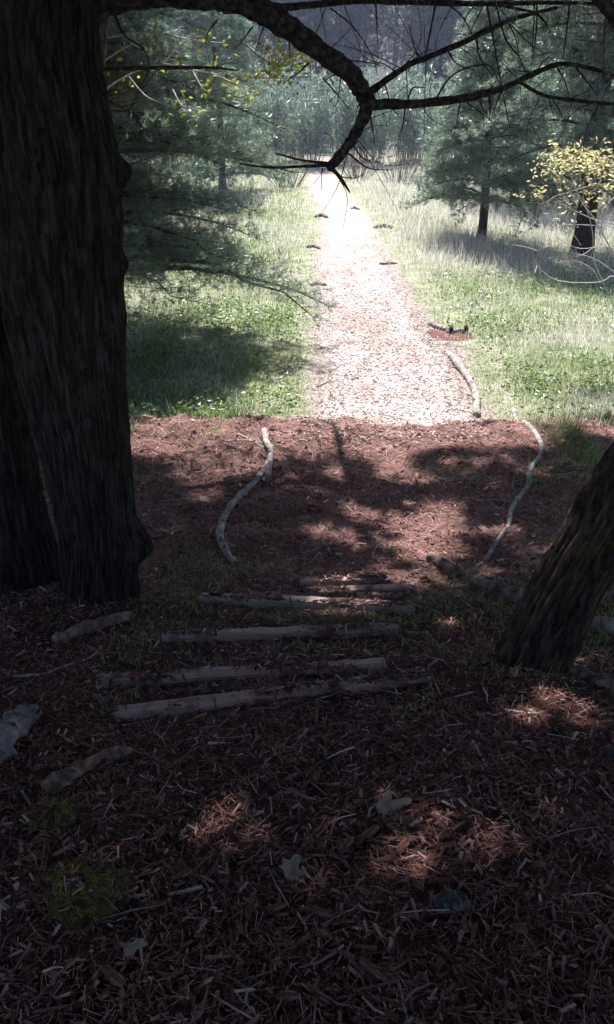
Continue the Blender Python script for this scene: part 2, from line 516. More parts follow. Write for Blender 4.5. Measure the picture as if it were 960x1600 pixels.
def board_mat(name, dark, light, paint=False):
    m, nt, b = nodes_of(name)
    n = noise_tex(nt, 16, 6, 0.7, (0.25, 5, 5))
    r = ramp(nt, [(0.3, dark), (0.66, light)])
    nt.links.new(n.outputs[0], r.inputs[0])
    c = r.outputs[0]
    n2 = noise_tex(nt, 7, 5, 0.7)
    r2 = ramp(nt, [(0.50, (1, 1, 1)), (0.66, (0.30, 0.22, 0.19))])
    nt.links.new(n2.outputs[0], r2.inputs[0])
    c = mixc(nt, 1.0, c, r2.outputs[0], 'MULTIPLY')
    nt.links.new(c, b.inputs['Base Color'])
    b.inputs['Roughness'].default_value = 0.85
    n3 = noise_tex(nt, 30, 5, 0.7, (0.2, 4, 4))
    add_bump(nt, b, n3.outputs[0], 0.5, 0.006)
    return m
M['board'] = board_mat('board_weathered', (0.19, 0.115, 0.10), (0.47, 0.325, 0.285))
M['board_pale'] = board_mat('board_pale', (0.20, 0.14, 0.12), (0.46, 0.37, 0.33))
M['red_paint'] = bark_mat('paint_red', (0.06, 0.014, 0.012), (0.16, 0.03, 0.025), (0.26, 0.08, 0.065), 30, stretch=None, bump=0.2, dist=0.002)
M['hole'] = bark_mat('rotten_hole', (0.006, 0.005, 0.005), (0.010, 0.008, 0.008), (0.02, 0.015, 0.013), 20, stretch=None)

# ------------------------------------------------------------------ ground and path
def axis(parts):
    out = [np.arange(a, b, s) for a, b, s in parts]
    return np.unique(np.round(np.concatenate(out), 4))
gx = axis([(-400, -60, 20), (-60, -14, 2), (-14, -3.6, 0.35), (-3.6, 3.6, 0.05), (3.6, 14, 0.35), (14, 60, 2), (60, 401, 20)])
gy = axis([(-40, -4, 2), (-4, 0.4, 0.3), (0.4, 9.2, 0.05), (9.2, 18, 0.2), (18, 46, 0.6), (46, 120, 2.5), (120, 400, 20)])
X, Y = np.meshgrid(gx, gy)
Z = H(X, Y)
fine = sstep(3.6, 3.2, np.abs(X)) * sstep(7.6, 7.2, Y)
Z = Z + fine * 0.030 * (fbm(X * 12, Y * 12, 21) - 0.5)
nx, ny = len(gx), len(gy)
ii = np.arange(ny - 1)[:, None] * nx + np.arange(nx - 1)[None]
Qg = np.stack([ii, ii + 1, ii + nx + 1, ii + nx], -1).reshape(-1, 4)
ground = mesh_obj('ground', np.stack([X, Y, Z], -1).reshape(-1, 3), Qg, M['ground'], smooth=True)
tag(ground, kind='structure')
GXY = (X.ravel().copy(), Y.ravel().copy())

pe_l = np.array([G(a, b)[:2] for a, b in ((492, 650), (498, 560), (502, 500), (500, 430), (505, 380), (508, 342), (494, 308), (488, 297))])
pe_r = np.array([G(a, b)[:2] for a, b in ((752, 650), (708, 560), (668, 505), (616, 430), (592, 380), (572, 342), (546, 308), (532, 297))])
pys = np.concatenate([[7.75], 0.5 * (pe_l[:, 1] + pe_r[:, 1])])
pls = np.concatenate([[0.08], pe_l[:, 0]])
prs = np.concatenate([[1.62], pe_r[:, 0]])
def path_edges(y):
    return np.interp(y, pys, pls), np.interp(y, pys, prs)
def path_sd(x, y):
    """positive inside the path, in metres from its edge"""
    l, r = path_edges(y)
    wob = 0.28 * (fbm(np.asarray(x) * 0.9, np.asarray(y) * 0.9, 31) - 0.5)
    return np.minimum(x - l, r - x) + wob
sd_ = path_sd(*GXY)
tr = np.clip(np.exp(np.minimum(sd_ - .08, 0) / .24), 0, 1) * (GXY[1] > 7.0) * (GXY[1] < 50)
at_ = ground.data.attributes.new('trodden', 'FLOAT', 'POINT')
at_.data.foreach_set('value', tr.astype(np.float32))
ps = np.concatenate([np.arange(7.9, 14, 0.06), np.arange(14, pys[-1], 0.4)])
us = np.linspace(0, 1, 25)
l, r = path_edges(ps)
l = l + 0.06 + 0.40 * (fbm(ps * 1.3, ps * 0 + 1, 32) - 0.5) + 0.22 * (fbm(ps * 6, ps * 0, 33, 4) - 0.5)
r = r - 0.10 + 0.40 * (fbm(ps * 1.3, ps * 0 + 7, 34) - 0.5) + 0.22 * (fbm(ps * 6, ps * 0, 35, 4) - 0.5)
PX = l[:, None] * (1 - us) + r[:, None] * us
PY = np.repeat(ps[:, None], len(us), 1)
edge = np.minimum(us, 1 - us)[None]
PZ = H(PX, PY) + np.where(edge < 0.02, -0.006, 0.006) + 0.010 * (fbm(PX * 9, PY * 9, 36) - 0.5) * sstep(0.0, 0.1, edge)
n2 = len(us)
ii = np.arange(len(ps) - 1)[:, None] * n2 + np.arange(n2 - 1)[None]
path = mesh_obj('path', np.stack([PX, PY, PZ], -1).reshape(-1, 3), np.stack([ii, ii + 1, ii + n2 + 1, ii + n2], -1).reshape(-1, 4), M['path'], smooth=True)
tag(path, kind='structure')

def on_ground(x, y, lift=0.0):
    return np.stack([x, y, H(x, y) + lift], 1)

def in_view(P, mx=40, my=40):
    px, py, d = project(P)
    return (d > 0.1) & (px > -mx) & (px < 960 + mx) & (py > -my) & (py < 1600 + my)

# ------------------------------------------------------------------ the big tree on the left
def bark_trunk(name, C, R, parent, mat, sides=150, rings=300, ridge=0.016, freq=15, seed=1, bumps=(), flare=None, off=(0, 0, 0)):
    C = resample(C, rings)
    s_in = np.linspace(0, 1, len(R))
    Rr = np.interp(np.linspace(0, 1, rings), s_in, R)
    k = np.ones(9) / 9
    Rr = np.convolve(np.pad(Rr, 4, mode='edge'), k, mode='valid')
    T, A, B = frames(C)
    th = np.linspace(0, 2 * math.pi, sides, endpoint=False)
    sl = np.concatenate([[0], np.cumsum(np.linalg.norm(np.diff(C, axis=0), axis=1))])
    TH, SL = np.meshgrid(th, sl)
    # furrowed bark: warped vertical ridges, periodic in the angle
    cx, cy = np.cos(TH), np.sin(TH)
    plate = vnoise(SL * 9 + 3 * vnoise(cx * 9, cy * 9, seed + 21), np.floor((TH * freq / math.pi + 0.5 * np.sin(SL * 3)) ) * 3.7, seed + 22)
    warp = (fbm(cx * 2 + 9, SL * 2.2 + cy * 2, seed) - 0.5) * 0.9
    ph = TH * freq / (2 * math.pi) * 2
    a = np.abs(np.sin(ph * math.pi / 2 * 2 + warp * 6 + 2.5 * (vnoise(SL * 3.0, cx * 3 + 5, seed + 3) - .5)))
    a2 = fbm(cx * 9 + 20, SL * 7 + cy * 9, seed + 5) - 0.5
    a3 = fbm(cx * 26 + 20, SL * 16 + cy * 26, seed + 6) - 0.5
    rr = Rr[:, None] * (1 + 0.10 * (fbm(cx * 1.2 + 3, SL * 1.1 + cy * 1.2, seed + 8) - 0.5))
    rr = rr + ridge * (np.sqrt(a) * sstep(.12, .34, plate) - 0.6) + ridge * 1.1 * a2 + ridge * 0.6 * a3
    if flare is not None:
        amp, hgt, lobes, phase = flare
        rr = rr + amp * np.exp(-SL / hgt) * (0.45 + 0.55 * (0.5 + 0.5 * np.cos(lobes * TH + phase)) ** 2)
    V = C[:, None] + rr[..., None] * (cx[..., None] * A[:, None] + cy[..., None] * B[:, None])
    for (c, rad, amp) in bumps:
        dv = V - np.asarray(c)[None, None]
        g = np.exp(-(np.linalg.norm(dv, axis=2) / rad) ** 2)
        N = cx[..., None] * A[:, None] + cy[..., None] * B[:, None]
        V = V + N * (g * amp)[..., None]
    i = np.arange(rings - 1)[:, None] * sides; j = np.arange(sides)[None]; k = (j + 1) % sides
    Q = np.stack([i + j, i + k, i + sides + k, i + sides + j], -1).reshape(-1, 4)
    return mesh_obj(name, V.reshape(-1, 3) - np.asarray(off)[None, None].reshape(1, 3), Q, mat, parent, smooth=True)

# sun gaps: (photo pixel on the ground, radius in metres) where the canopy stays open
def _spots(lst):
    return np.array([[*G(a, b)[:2], r] for a, b, r in lst])
GAPS = _spots([(290, 1265, .03), (345, 1325, .0), (935, 1130, .05), (620, 1345, .04), (545, 1390, .04), (720, 1300, .04),
               (340, 938, .07), (180, 1085, .06), (560, 955, .07), (470, 958, .05), (600, 805, .06), (470, 830, .08), (690, 880, .08), (920, 1070, .03),
               (240, 692, .38), (300, 695, .42), (350, 688, .42), (400, 690, .42), (300, 745, .26), (470, 690, .38), (590, 688, .30), (700, 682, .28), (640, 700, .24), (760, 690, .18), (380, 735, .18),
               (320, 780, .10), (250, 830, .08), (450, 755, .10), (620, 740, .08), (400, 960, .05), (900, 1120, .02), (30, 1330, .06), (560, 1250, .03),
               (440, 1330, .04), (180, 1000, .04), (820, 1090, .0), (880, 860, .08), (840, 740, .09), (780, 760, .06), (540, 790, .05), (530, 700, .12), (430, 720, .12)])

_gr = np.random.default_rng(17)
GAPS = np.vstack([GAPS, _spots([(a, b, r) for a, b, r in zip(_gr.uniform(110, 780, 13), _gr.uniform(1130, 1420, 13), _gr.uniform(.0, .02, 13))]),
                  _spots([(a, b, r) for a, b, r in zip(_gr.uniform(60, 940, 10), _gr.uniform(1000, 1500, 10), _gr.uniform(.0, .02, 10))])])

def shade_keep(P):
    """True where a tuft of the overhead crown may stand: it must not shade the sunny meadow or a sun gap, nor hang into the view"""
    x, y = landing(P)
    keep = np.ones(len(P), bool)
    patch_ = ((x + 1.85) / 1.75) ** 2 + ((y - 10.6) / 1.95) ** 2 + .5 * (fbm(x * 1.4, y * 1.4, 78) - .5) < 1
    keep &= ~((y > 7.62) & ~patch_)
    for gxx, gyy, r in GAPS:
        keep &= (x - gxx) ** 2 + (y - gyy) ** 2 > (r + 0.07) ** 2
    n = fbm(x * 2.3, y * 2.3, 77, 3)
    thr = np.where(y > 7.7, .2, 0.16 + 0.27 * sstep(6.3, 6.9, y))
    keep &= n > thr
    px, py, d = project(P)
    keep &= ~((d > 0.1) & (px > -150) & (px < 1110) & (py > -110) & (py < 1750))
    return keep

def pine(name, label, cat, base, height, z0, R, nw, seed, nmat, group=None, k=10, L=0.11, w=0.005, step=0.13, trunk_r=0.12,
         keep=None, bmat=None, prof=0.8, rise=0.25, droop=0.45, sub=11, trunk=True, per=5, root=None, lean=(0, 0), spread=0.9, minlen=0.12, gone=0.0, shift=(0, 0, 0), fluff=0.02):
    """a conifer: trunk, whorls of boughs with side shoots, needle tufts; shift = base minus the root's own position"""
    rs = np.random.default_rng(seed)
    bmat = bmat or M['twig']
    base = np.asarray(base, float)
    if root is None:
        root = empty(name, base, label, cat, group)
    if trunk:
        n = 14
        t = np.linspace(0, 1, n)
        C = np.stack([lean[0] * height * t + 0.05 * np.sin(t * 7 + seed), lean[1] * height * t + 0.04 * np.cos(t * 6 + seed), -0.15 + (height + 0.15) * t], 1)
        Rr = trunk_r * (1 - t) ** 0.9 + 0.012
        Rr[0] *= 1.35
        V, Q = tube(C, Rr, 10, 0.12, seed)
        mesh_obj('trunk', V, Q, M['bark'], root, smooth=True)
    # boughs
    nb = nw * per
    z = np.repeat(np.linspace(z0, height, nw), per)
    f = (z - z0) / max(height - z0, .1)
    az = rs.uniform(0, 2 * math.pi, nb)
    Lb = R * (1 - f) ** prof * rs.uniform(0.65, 1.12, nb) + minlen
    t = np.linspace(0, 1, 8)
    amp = rs.uniform(.6, 1.4, (nb, 1))
    zz = (z + rs.uniform(-.15, .15, nb))[:, None] + Lb[:, None] * (rise * t - droop * t * t)[None] * amp
    wob = rs.normal(0, .05, (nb, 8)) * Lb[:, None] * t
    dx, dy = np.cos(az)[:, None], np.sin(az)[:, None]
    ln = Lb[:, None] * t
    C = np.stack([dx * ln - dy * wob + lean[0] * z[:, None], dy * ln + dx * wob + lean[1] * z[:, None], zz], -1)
    ok = np.ones((nb, 8), bool)
    if keep is not None:
        ok = keep((C + base).reshape(-1, 3)).reshape(nb, 8)
    last = np.where(ok.any(1), 8 - np.argmax(ok[:, ::-1], 1), 0)
    last[rs.random(nb) < gone] = 0
    mb = MB()
    Pp = []; Ee = []; Dd = []; TP = []; TD = []
    for q in range(nb):
        m = last[q]
        if m < 3: continue
        Cq = C[q, :m]
        V, Q = tube(Cq, np.maximum(0.0035, (0.006 + 0.011 * Lb[q]) * (1 - 0.85 * t[:m])), 4, cap=False)
        mb.addq(V, Q, 1)
        nsub = max(3, int(sub * min(1, Lb[q] / 2 + .35)))
        u = np.linspace(0.2, 1.0, nsub)
        i = u * (m - 1); i0 = np.minimum(i.astype(int), m - 2)
        p = Cq[i0] + (Cq[i0 + 1] - Cq[i0]) * (i - i0)[:, None]
        for sd in (-1, 1):
            ls = (0.34 * Lb[q] * (1 - u) + 0.16) * rs.uniform(.6, 1.25, nsub)
            an = az[q] + sd * rs.uniform(.45, 1.15, nsub)
            dv = np.stack([np.cos(an), np.sin(an), rs.uniform(-.15, .35, nsub)], 1)
            Pp.append(p); Ee.append(p + dv * ls[:, None]); Dd.append(dv)
        TP.append(Cq[-1:]); TD.append(Cq[-1:] - Cq[-2:-1])
    Pp = np.concatenate(Pp); Ee = np.concatenate(Ee); Dd = np.concatenate(Dd)
    # side shoots: thin three-sided prisms
    ax = unit(Ee - Pp); sx = unit(np.cross(ax, [0.3, 0.2, 1.0])); sy = np.cross(ax, sx)
    ring = []
    for c_, r_ in ((Pp, .006), (Ee, .0025)):
        for th in (0, 2.09, 4.19):
            ring.append(c_ + (sx * math.cos(th) + sy * math.sin(th)) * r_)
    V = np.stack(ring, 1).reshape(-1, 3)
    b6 = np.arange(len(Pp))[:, None] * 6
    mb.addq(V, np.concatenate([b6 + np.array([q_]) for q_ in ([0, 1, 4, 3], [1, 2, 5, 4], [2, 0, 3, 5])]), 1)
    # tufts
    ls = np.linalg.norm(Ee - Pp, axis=1)
    cnt = np.maximum(2, (ls / step).astype(int))
    idx = np.repeat(np.arange(len(Pp)), cnt)
    q = rs.uniform(.25, 1.03, len(idx))[:, None]
    TP.append(Pp[idx] + (Ee - Pp)[idx] * q + rs.normal(0, fluff, (len(idx), 3))); TD.append(Dd[idx] + [0, 0, .35])
    TP = np.concatenate(TP); TD = unit(np.concatenate(TD))
    if keep is not None:
        kp = keep(TP + base[None])
        TP = TP[kp]; TD = TD[kp]
    V, T = needles(TP, TD, k, L, w, spread)
    mb.addt(V, T, 0)
    mb.build('crown', [nmat, bmat], root, off=-np.asarray(shift, float))
    return root

TY = 3.95
def edge_center(py, right, r):
    return at(right - r / mpp(py, TY), py, TY)
prof_t = [(-900, 120, .25), (-500, 135, .26), (-150, 150, .28), (0, 150, .285), (100, 154, .285), (200, 172, .285), (300, 184, .285), (400, 186, .28), (500, 190, .270), (600, 194, .250), (700, 201, .225), (800, 208, .205), (900, 208, .195), (985, 200, .200)]
tb = edge_center(985, 200, .200)
tree_base = np.array([tb[0], TY, float(H(tb[0], TY))])
big = empty('pine_tree', tree_base, 'massive dark double-trunked pine beside the board steps, its limb arching over the trail', 'tree')
C = np.array([edge_center(p, e, r) for p, e, r in prof_t[::-1]])
top = C[-1]
C = np.vstack([C, top + [0.1, 0.2, 1.6], top + [0.15, 0.4, 4.0], top + [0.2, 0.5, 7.0]])
R = [r for _, _, r in prof_t[::-1]] + [.23, .18, .06]
knots = [(at(190, 268, TY - .05), .075, .09), (at(186, 412, TY - .05), .06, .05), (at(216, 852, TY - .03), .10, .12), (at(150, 940, TY - .22), .12, .05), (at(205, 930, TY - .05), .08, .05)]
# resample by arc so that rings are even
bark_trunk('trunk', C, np.interp(np.linspace(0, 1, 60), np.concatenate([[0], np.cumsum(np.linalg.norm(np.diff(C, axis=0), axis=1))]) / np.sum(np.linalg.norm(np.diff(C, axis=0), axis=1)), R)
           if False else R, big, M['bark'], sides=280, rings=760, ridge=0.024, freq=26, seed=3, bumps=knots, flare=(0.10, 0.16, 6, 0.6), off=tree_base)
C2 = np.array([at(px, py, 4.2) for px, py in ((25, 960), (20, 900), (-5, 800), (-28, 700), (-50, 600), (-72, 500), (-90, 350), (-110, 150), (-140, -100), (-200, -500), (-280, -1000))])
bark_trunk('trunk', C2, [.27, .265, .26, .26, .262, .265, .27, .27, .26, .22, .15], big, M['bark'], sides=200, rings=600, ridge=0.024, freq=22, seed=9, flare=(0.16, 0.2, 5, 1.2), off=tree_base)

# limb that arches over the view, with its forks
def px_tube(pts, Ya, Yb, parent, name, mat, sides=8, n=40, wob=0.12, seed=0, off=tree_base, knobs=0.0):
    """pts: (px, py, half width in px); distance runs from Ya to Yb"""
    m = len(pts)
    Ys = np.linspace(Ya, Yb, m)
    C = np.array([at(p[0], p[1], y) for p, y in zip(pts, Ys)])
    R = np.array([p[2] * mpp(p[1], y) for p, y in zip(pts, Ys)])
    Cr = resample(C, n)
    Rr = np.interp(np.linspace(0, 1, n), np.linspace(0, 1, m), R)
    if knobs:
        Rr = Rr * (1 + knobs * (fbm(np.arange(n) * 0.6, np.zeros(n), seed + 50) - 0.5) * 2)
    V, Q = tube(Cr, Rr, sides, wob, seed)
    return mesh_obj(name, V - np.asarray(off)[None], Q, mat, parent, smooth=True), Cr, Rr

limb, LC, LR = px_tube([(70, 10, 60), (135, -2, 38), (180, -14, 29), (250, -14, 23), (320, -8, 21), (380, 3, 21), (430, 29, 18), (470, 57, 17), (510, 87, 16), (545, 112, 15), (565, 140, 14), (578, 166, 12)],
                       3.95, 4.35, big, 'limb', M['limb'], 14, 110, 0.14, 4, knobs=0.10)
brs = []
def br(pts, Ya, Yb, n=36, sides=7, seed=1, name='branch', mat=None, knobs=0.12):
    o, C, R = px_tube(pts, Ya, Yb, limb, name, mat or M['limb'], sides, n, 0.15, seed, knobs=knobs)
    brs.append((C, R))
    return o
br([(576, 160, 11), (566, 190, 9.5), (552, 215, 9), (540, 232, 8), (526, 250, 8), (513, 264, 6)], 4.35, 4.25, seed=2, sides=9)
br([(517, 262, 4), (530, 275, 3.2), (537, 285, 2.6), (547, 301, 1.2)], 4.25, 4.2, 14, 5, 3)
br([(574, 163, 9), (610, 163, 7.2), (650, 162, 7), (700, 157, 6.5), (740, 150, 6.2), (780, 140, 5.2), (830, 117, 4.5), (875, 100, 3.5), (920, 106, 3), (975, 122, 2.4)], 4.35, 5.0, 60, 8, 4)
br([(572, 148, 6), (600, 128, 5), (640, 101, 4.5), (667, 90, 4.5), (733, 62, 4), (793, 33, 3.4), (830, 22, 3), (870, 12, 2)], 4.35, 4.9, 46, 7, 5)
br([(812, 128, 3), (848, 148, 2.8), (900, 157, 2.8), (975, 164, 2.6)], 4.88, 5.2, 26, 6, 6)
br([(395, 5, 9), (440, 12, 6), (480, 8, 5), (560, 2, 4.2), (640, 4, 4), (760, 6, 3.6), (860, 4, 3), (970, 8, 2)], 4.1, 4.9, 50, 7, 7)
br([(772, 6, 2.4), (810, 14, 2.4), (835, 20, 2), (850, 32, 1.6), (858, 46, 1)], 4.6, 4.7, 20, 5, 8)
br([(915, -40, 14), (936, -8, 12), (955, 20, 10), (985, 60, 9)], 3.3, 3.3, 20, 8, 9)
br([(160, 108, 3), (250, 106, 3.2), (330, 106, 2.2), (372, 110, 1)], 4.15, 5.0, 30, 6, 10)
br([(520, 258, 3), (470, 260, 2.4), (423, 262, 2), (375, 256, 1.2)], 4.25, 4.6, 26, 5, 11)
br([(520, 256, 2.4), (470, 250, 2), (432, 240, 1.2)], 4.25, 4.5, 20, 5, 12)
def twig(pts, Ya=4.4, Yb=4.5, seed=0, w=1.4):
    m = len(pts)
    P = [(a, b, w * (1 - 0.65 * i / (m - 1))) for i, (a, b) in enumerate(pts)]
    o, C, R = px_tube(P, Ya, Yb, limb, 'twig', M['twig'], 4, 5 * m, 0.1, seed)
    # side shoots belong to the same twig
    return C
TW = [[(533, 122), (530, 146), (525, 168)], [(505, 122), (527, 147), (547, 172)], [(577, 172), (582, 200), (587, 230)], [(563, 160), (558, 170), (556, 184)],
      [(633, 170), (630, 195), (622, 218)], [(483, 98), (465, 115), (443, 130)], [(518, 75), (533, 60), (550, 43)], [(517, 13), (553, 43), (583, 90), (590, 118)],
      [(587, 0), (589, 35), (590, 70)], [(680, 5), (673, 50), (667, 87), (664, 150), (663, 213)], [(537, 95), (565, 96), (593, 101)], [(636, 160), (645, 138), (664, 137)],
      [(504, 262), (503, 275), (503, 298)], [(553, 228), (566, 246), (580, 250), (588, 238)], [(545, 240), (575, 262), (610, 266)], [(530, 276), (555, 278), (575, 268)],
      [(682, 5), (670, 60), (663, 95)], [(760, 4), (772, 66), (785, 140), (797, 200)], [(836, 0), (833, 60), (830, 113)], [(840, 0), (838, 50), (833, 95)],
      [(891, 0), (886, 45), (880, 93)], [(945, 30), (944, 75), (943, 118)], [(795, 36), (806, 60), (813, 95)], [(765, 150), (766, 170), (765, 188)],
      [(730, 160), (750, 175), (768, 188)], [(784, 142), (775, 165), (768, 186)], [(680, 157), (700, 125), (720, 110), (745, 102), (768, 105), (783, 138)], [(828, 112), (805, 110), (787, 108)],
      [(341, 30), (327, 48), (322, 65), (328, 100)], [(395, 42), (380, 62), (365, 80)], [(755, 10), (735, 50), (728, 75)], [(700, 6), (722, 25), (735, 48), (752, 82)],
      [(660, 95), (648, 75), (640, 40)], [(720, 158), (714, 190), (708, 214)], [(870, 104), (884, 130), (890, 160)], [(900, 105), (918, 128), (935, 150)],
      [(610, 162), (622, 180), (640, 190)], [(600, 128), (607, 150), (608, 162)], [(455, 42), (452, 70), (455, 92)], [(860, 150), (876, 176), (880, 200)],
      [(425, 20), (410, 48), (398, 84)], [(775, 6), (790, 60), (812, 90), (822, 118)], [(800, 40), (830, 70), (850, 82)], [(930, 160), (905, 170), (875, 196)],
      [(543, 112), (520, 118), (505, 128)], [(620, 113), (600, 100), (575, 92), (540, 60)], [(700, 80), (715, 100), (742, 110)], [(745, 58), (750, 90), (770, 118)],
      [(660, 162), (668, 180), (690, 196)], [(835, 118), (850, 95), (872, 80)], [(178, 20), (195, 55), (225, 78), (232, 110), (212, 150)], [(165, 172), (200, 172), (215, 150), (255, 98)]]
for i, t_ in enumerate(TW):
    twig(t_, 4.38 + 0.02 * (i % 7), 4.45 + 0.05 * (i % 5), i, 1.05 + 0.3 * (i % 3))

rs = np.random.default_rng(12)
for i in range(64):
    Cb, Rb = brs[[2, 3, 4, 5, 2, 3, 5, 0][i % 8]]
    j = rs.integers(4, len(Cb) - 1)
    p = Cb[j]
    ln = rs.uniform(.10, .42)
    an = rs.uniform(0, 6.283)
    d1 = unit(np.array([math.cos(an) * .7, math.sin(an) * .5, rs.choice([-1.0, -.9, .5]) * rs.uniform(.4, 1.2)]))
    d2 = unit(d1 + rs.normal(0, .35, 3) + [0, 0, -.25])
    C_ = resample(np.array([p, p + d1 * ln * .5, p + d1 * ln * .5 + d2 * ln * .5]), 8)
    V, Q = tube(C_, np.linspace(rs.uniform(.0016, .003), .0009, 8), 4, 0.1, i)
    mesh_obj('twig', V - tree_base, Q, M['twig'], limb)
# needle sprays still alive on the limb's far end
TPn = []; TDn = []
for (a_, b_, n_, sx_, sy_) in [(930, 20, 60, 30, 22), (870, 30, 40, 35, 20), (820, 60, 26, 26, 18), (940, 85, 34, 24, 22), (770, 24, 18, 20, 12)]:
    for k_ in range(n_):
        TPn.append(at(a_ + rs.normal(0, sx_), b_ + rs.normal(0, sy_), 5.0 + rs.normal(0, .25)) - tree_base); TDn.append(unit(rs.normal(0, 1, 3) + [0, 0, -.5]))
V, T = needles(np.array(TPn), np.array(TDn), 14, .10, .0022, .8)
mesh_obj('needles', V, T, [M['pine']], limb)
# crown of the big tree: long boughs above the view that shade the slope
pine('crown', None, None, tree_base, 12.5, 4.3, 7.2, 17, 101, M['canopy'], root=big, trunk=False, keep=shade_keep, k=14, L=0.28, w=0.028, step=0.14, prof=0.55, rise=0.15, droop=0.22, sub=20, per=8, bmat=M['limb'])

# ------------------------------------------------------------------ the leaning tree on the right
LY = 2.8
lp = [(798, 1100), (832, 1030), (866, 960), (897, 900), (940, 828), (983, 760), (1028, 690), (1112, 560), (1200, 420), (1290, 260)]
CL = np.array([at(a, b, LY + 0.03 * i) for i, (a, b) in enumerate(lp)])
dirv = unit(CL[-1] - CL[-3])
CL = np.vstack([CL, CL[-1] + dirv * 2 + [0, .2, .6], CL[-1] + dirv * 3.5 + [0, .4, 2.8], CL[-1] + dirv * 4.2 + [0, .5, 6.2]])
lean_base = np.array([CL[1][0], CL[1][1], float(H(CL[1][0], CL[1][1]))])
lean_t = empty('leaning_tree', lean_base, 'leaning rough-barked tree trunk with yellow moss at its foot', 'tree')
bark_trunk('trunk', CL, [.150, .140, .134, .132, .131, .134, .130, .125, .12, .115, .10, .07, .03], lean_t, M['bark_moss'], sides=180, rings=800, ridge=0.026, freq=15, seed=14, flare=(0.06, 0.16, 5, 2.0), off=lean_base)
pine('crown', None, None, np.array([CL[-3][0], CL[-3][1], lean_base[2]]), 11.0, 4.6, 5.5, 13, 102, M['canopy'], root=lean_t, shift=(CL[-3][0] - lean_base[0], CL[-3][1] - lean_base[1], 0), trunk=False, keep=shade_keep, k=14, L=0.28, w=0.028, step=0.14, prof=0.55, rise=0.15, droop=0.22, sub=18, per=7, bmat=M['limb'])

# unseen pines added around the view to shade slope, terrace and left grass
for i, (x, y, h, r, z0, lab) in enumerate([(-5.2, 5.6, 13, 5.5, 3.6, 'tall unseen pine added for shade out to the side, beyond the double trunk'),
                                           (4.6, 4.4, 13, 5.5, 3.6, 'tall unseen pine added for shade out to the side, beyond the leaning tree'),
                                           (-2.4, -1.6, 14, 6.0, 4.2, 'tall unseen pine added for shade behind the viewpoint, uphill of the double trunk'),
                                           (2.6, -2.2, 14, 6.0, 4.2, 'tall unseen pine added for shade behind the viewpoint, uphill of the leaning tree'),
                                           (-6.0, 9.3, 14, 6.4, 4.0, 'tall unseen pine added for shade out to the side, level with the terrace lip'),
                                           (6.4, 9.3, 14, 6.4, 4.0, 'tall unseen pine added for shade out to the side, past the long crooked stick'),
                                           (-8.2, 15.5, 14, 6.0, 4.5, 'tall unseen pine added for shade out to the side, behind the grey-green pine')]):
    pine('added_shade_pine', lab, 'tree', (x, y, float(H(x, y))), h, z0, r, 14, 110 + i, M['canopy'], keep=shade_keep, k=14, L=0.28, w=0.028, step=0.15, trunk_r=0.2, prof=0.55, rise=0.12, droop=0.25, sub=16, per=7, bmat=M['limb'])

# unseen boughs added to the crowns, aimed by where their shade must land
def shade_boughs(owners, n, seed):
    rs = np.random.default_rng(seed)
    tx = rs.uniform(-3.6, 3.8, n); ty = rs.uniform(-0.6, 7.55, n)
    ty[: n // 2] = rs.uniform(3.8, 6.7, n // 2)
    tx[-n // 5:] = rs.uniform(-3.5, -.15, len(tx[-n // 5:])); ty[-n // 5:] = rs.uniform(8.7, 12.5, len(ty[-n // 5:]))
    hh = rs.uniform(5.2, 9.5, n)
    tz = H(tx, ty)
    t = hh / S[2]
    P = np.stack([tx + S[0] * t, ty + S[1] * t, tz + hh], 1)
    px, py, d = project(P)
    okp = ~((d > 0.1) & (px > -200) & (px < 1160) & (py > -170))
    P = P[okp]
    tops = np.array([o_[1] for o_ in owners])
    who = np.argmin(np.hypot(P[:, None, 0] - tops[None, :, 0], P[:, None, 1] - tops[None, :, 1]) + rs.uniform(0, 1.5, (len(P), len(tops))), 1)
    for w_, (root, top) in enumerate(owners):
        Q_ = P[who == w_]
        if len(Q_) == 0: continue
        off = np.array(root.location)
        mb = MB(); TP = []; TD = []
        for e in Q_:
            st = np.array([top[0], top[1], max(e[2] - rs.uniform(0.3, 1.2), off[2] + 4.2)])
            mid = (st + e) / 2 + rs.normal(0, .18, 3) + [0, 0, .3]
            C_ = resample(np.array([st, mid, e]), 9)
            V, Q = tube(C_, np.linspace(.035, .007, 9), 5, cap=False); mb.addq(V - off, Q, 1)
            ax = unit(e - st)
            for k_ in range(16):
                u = rs.uniform(.55, 1.02)
                p = C_[min(8, int(u * 8))]
                dv = unit(ax * rs.uniform(.2, 1) + rs.normal(0, .55, 3) * [1, 1, .4])
                q = p + dv * rs.uniform(.25, .6)
                V, Q = tube(np.array([p, (p + q) / 2, q]), [.007, .005, .003], 3, cap=False); mb.addq(V - off, Q, 1)
                for v in rs.uniform(.2, 1.05, 5):
                    TP.append(p + (q - p) * v); TD.append(dv)
        TP = np.array(TP); TD = np.array(TD)
        kp = shade_keep(TP)
        V, T = needles(TP[kp], TD[kp], 13, .25, .026, 0.95)
        mb.addt(V - off, T, 0)
        mb.build('shade_bough_foliage', [M['canopy'], M['limb']], root)
shade = [o_ for o_ in COL.objects if o_.name.startswith('added_shade_pine')]
shade_boughs([(big, tree_base), (lean_t, CL[-3])] + [(o_, np.array(o_.location)) for o_ in shade], 520, 808)

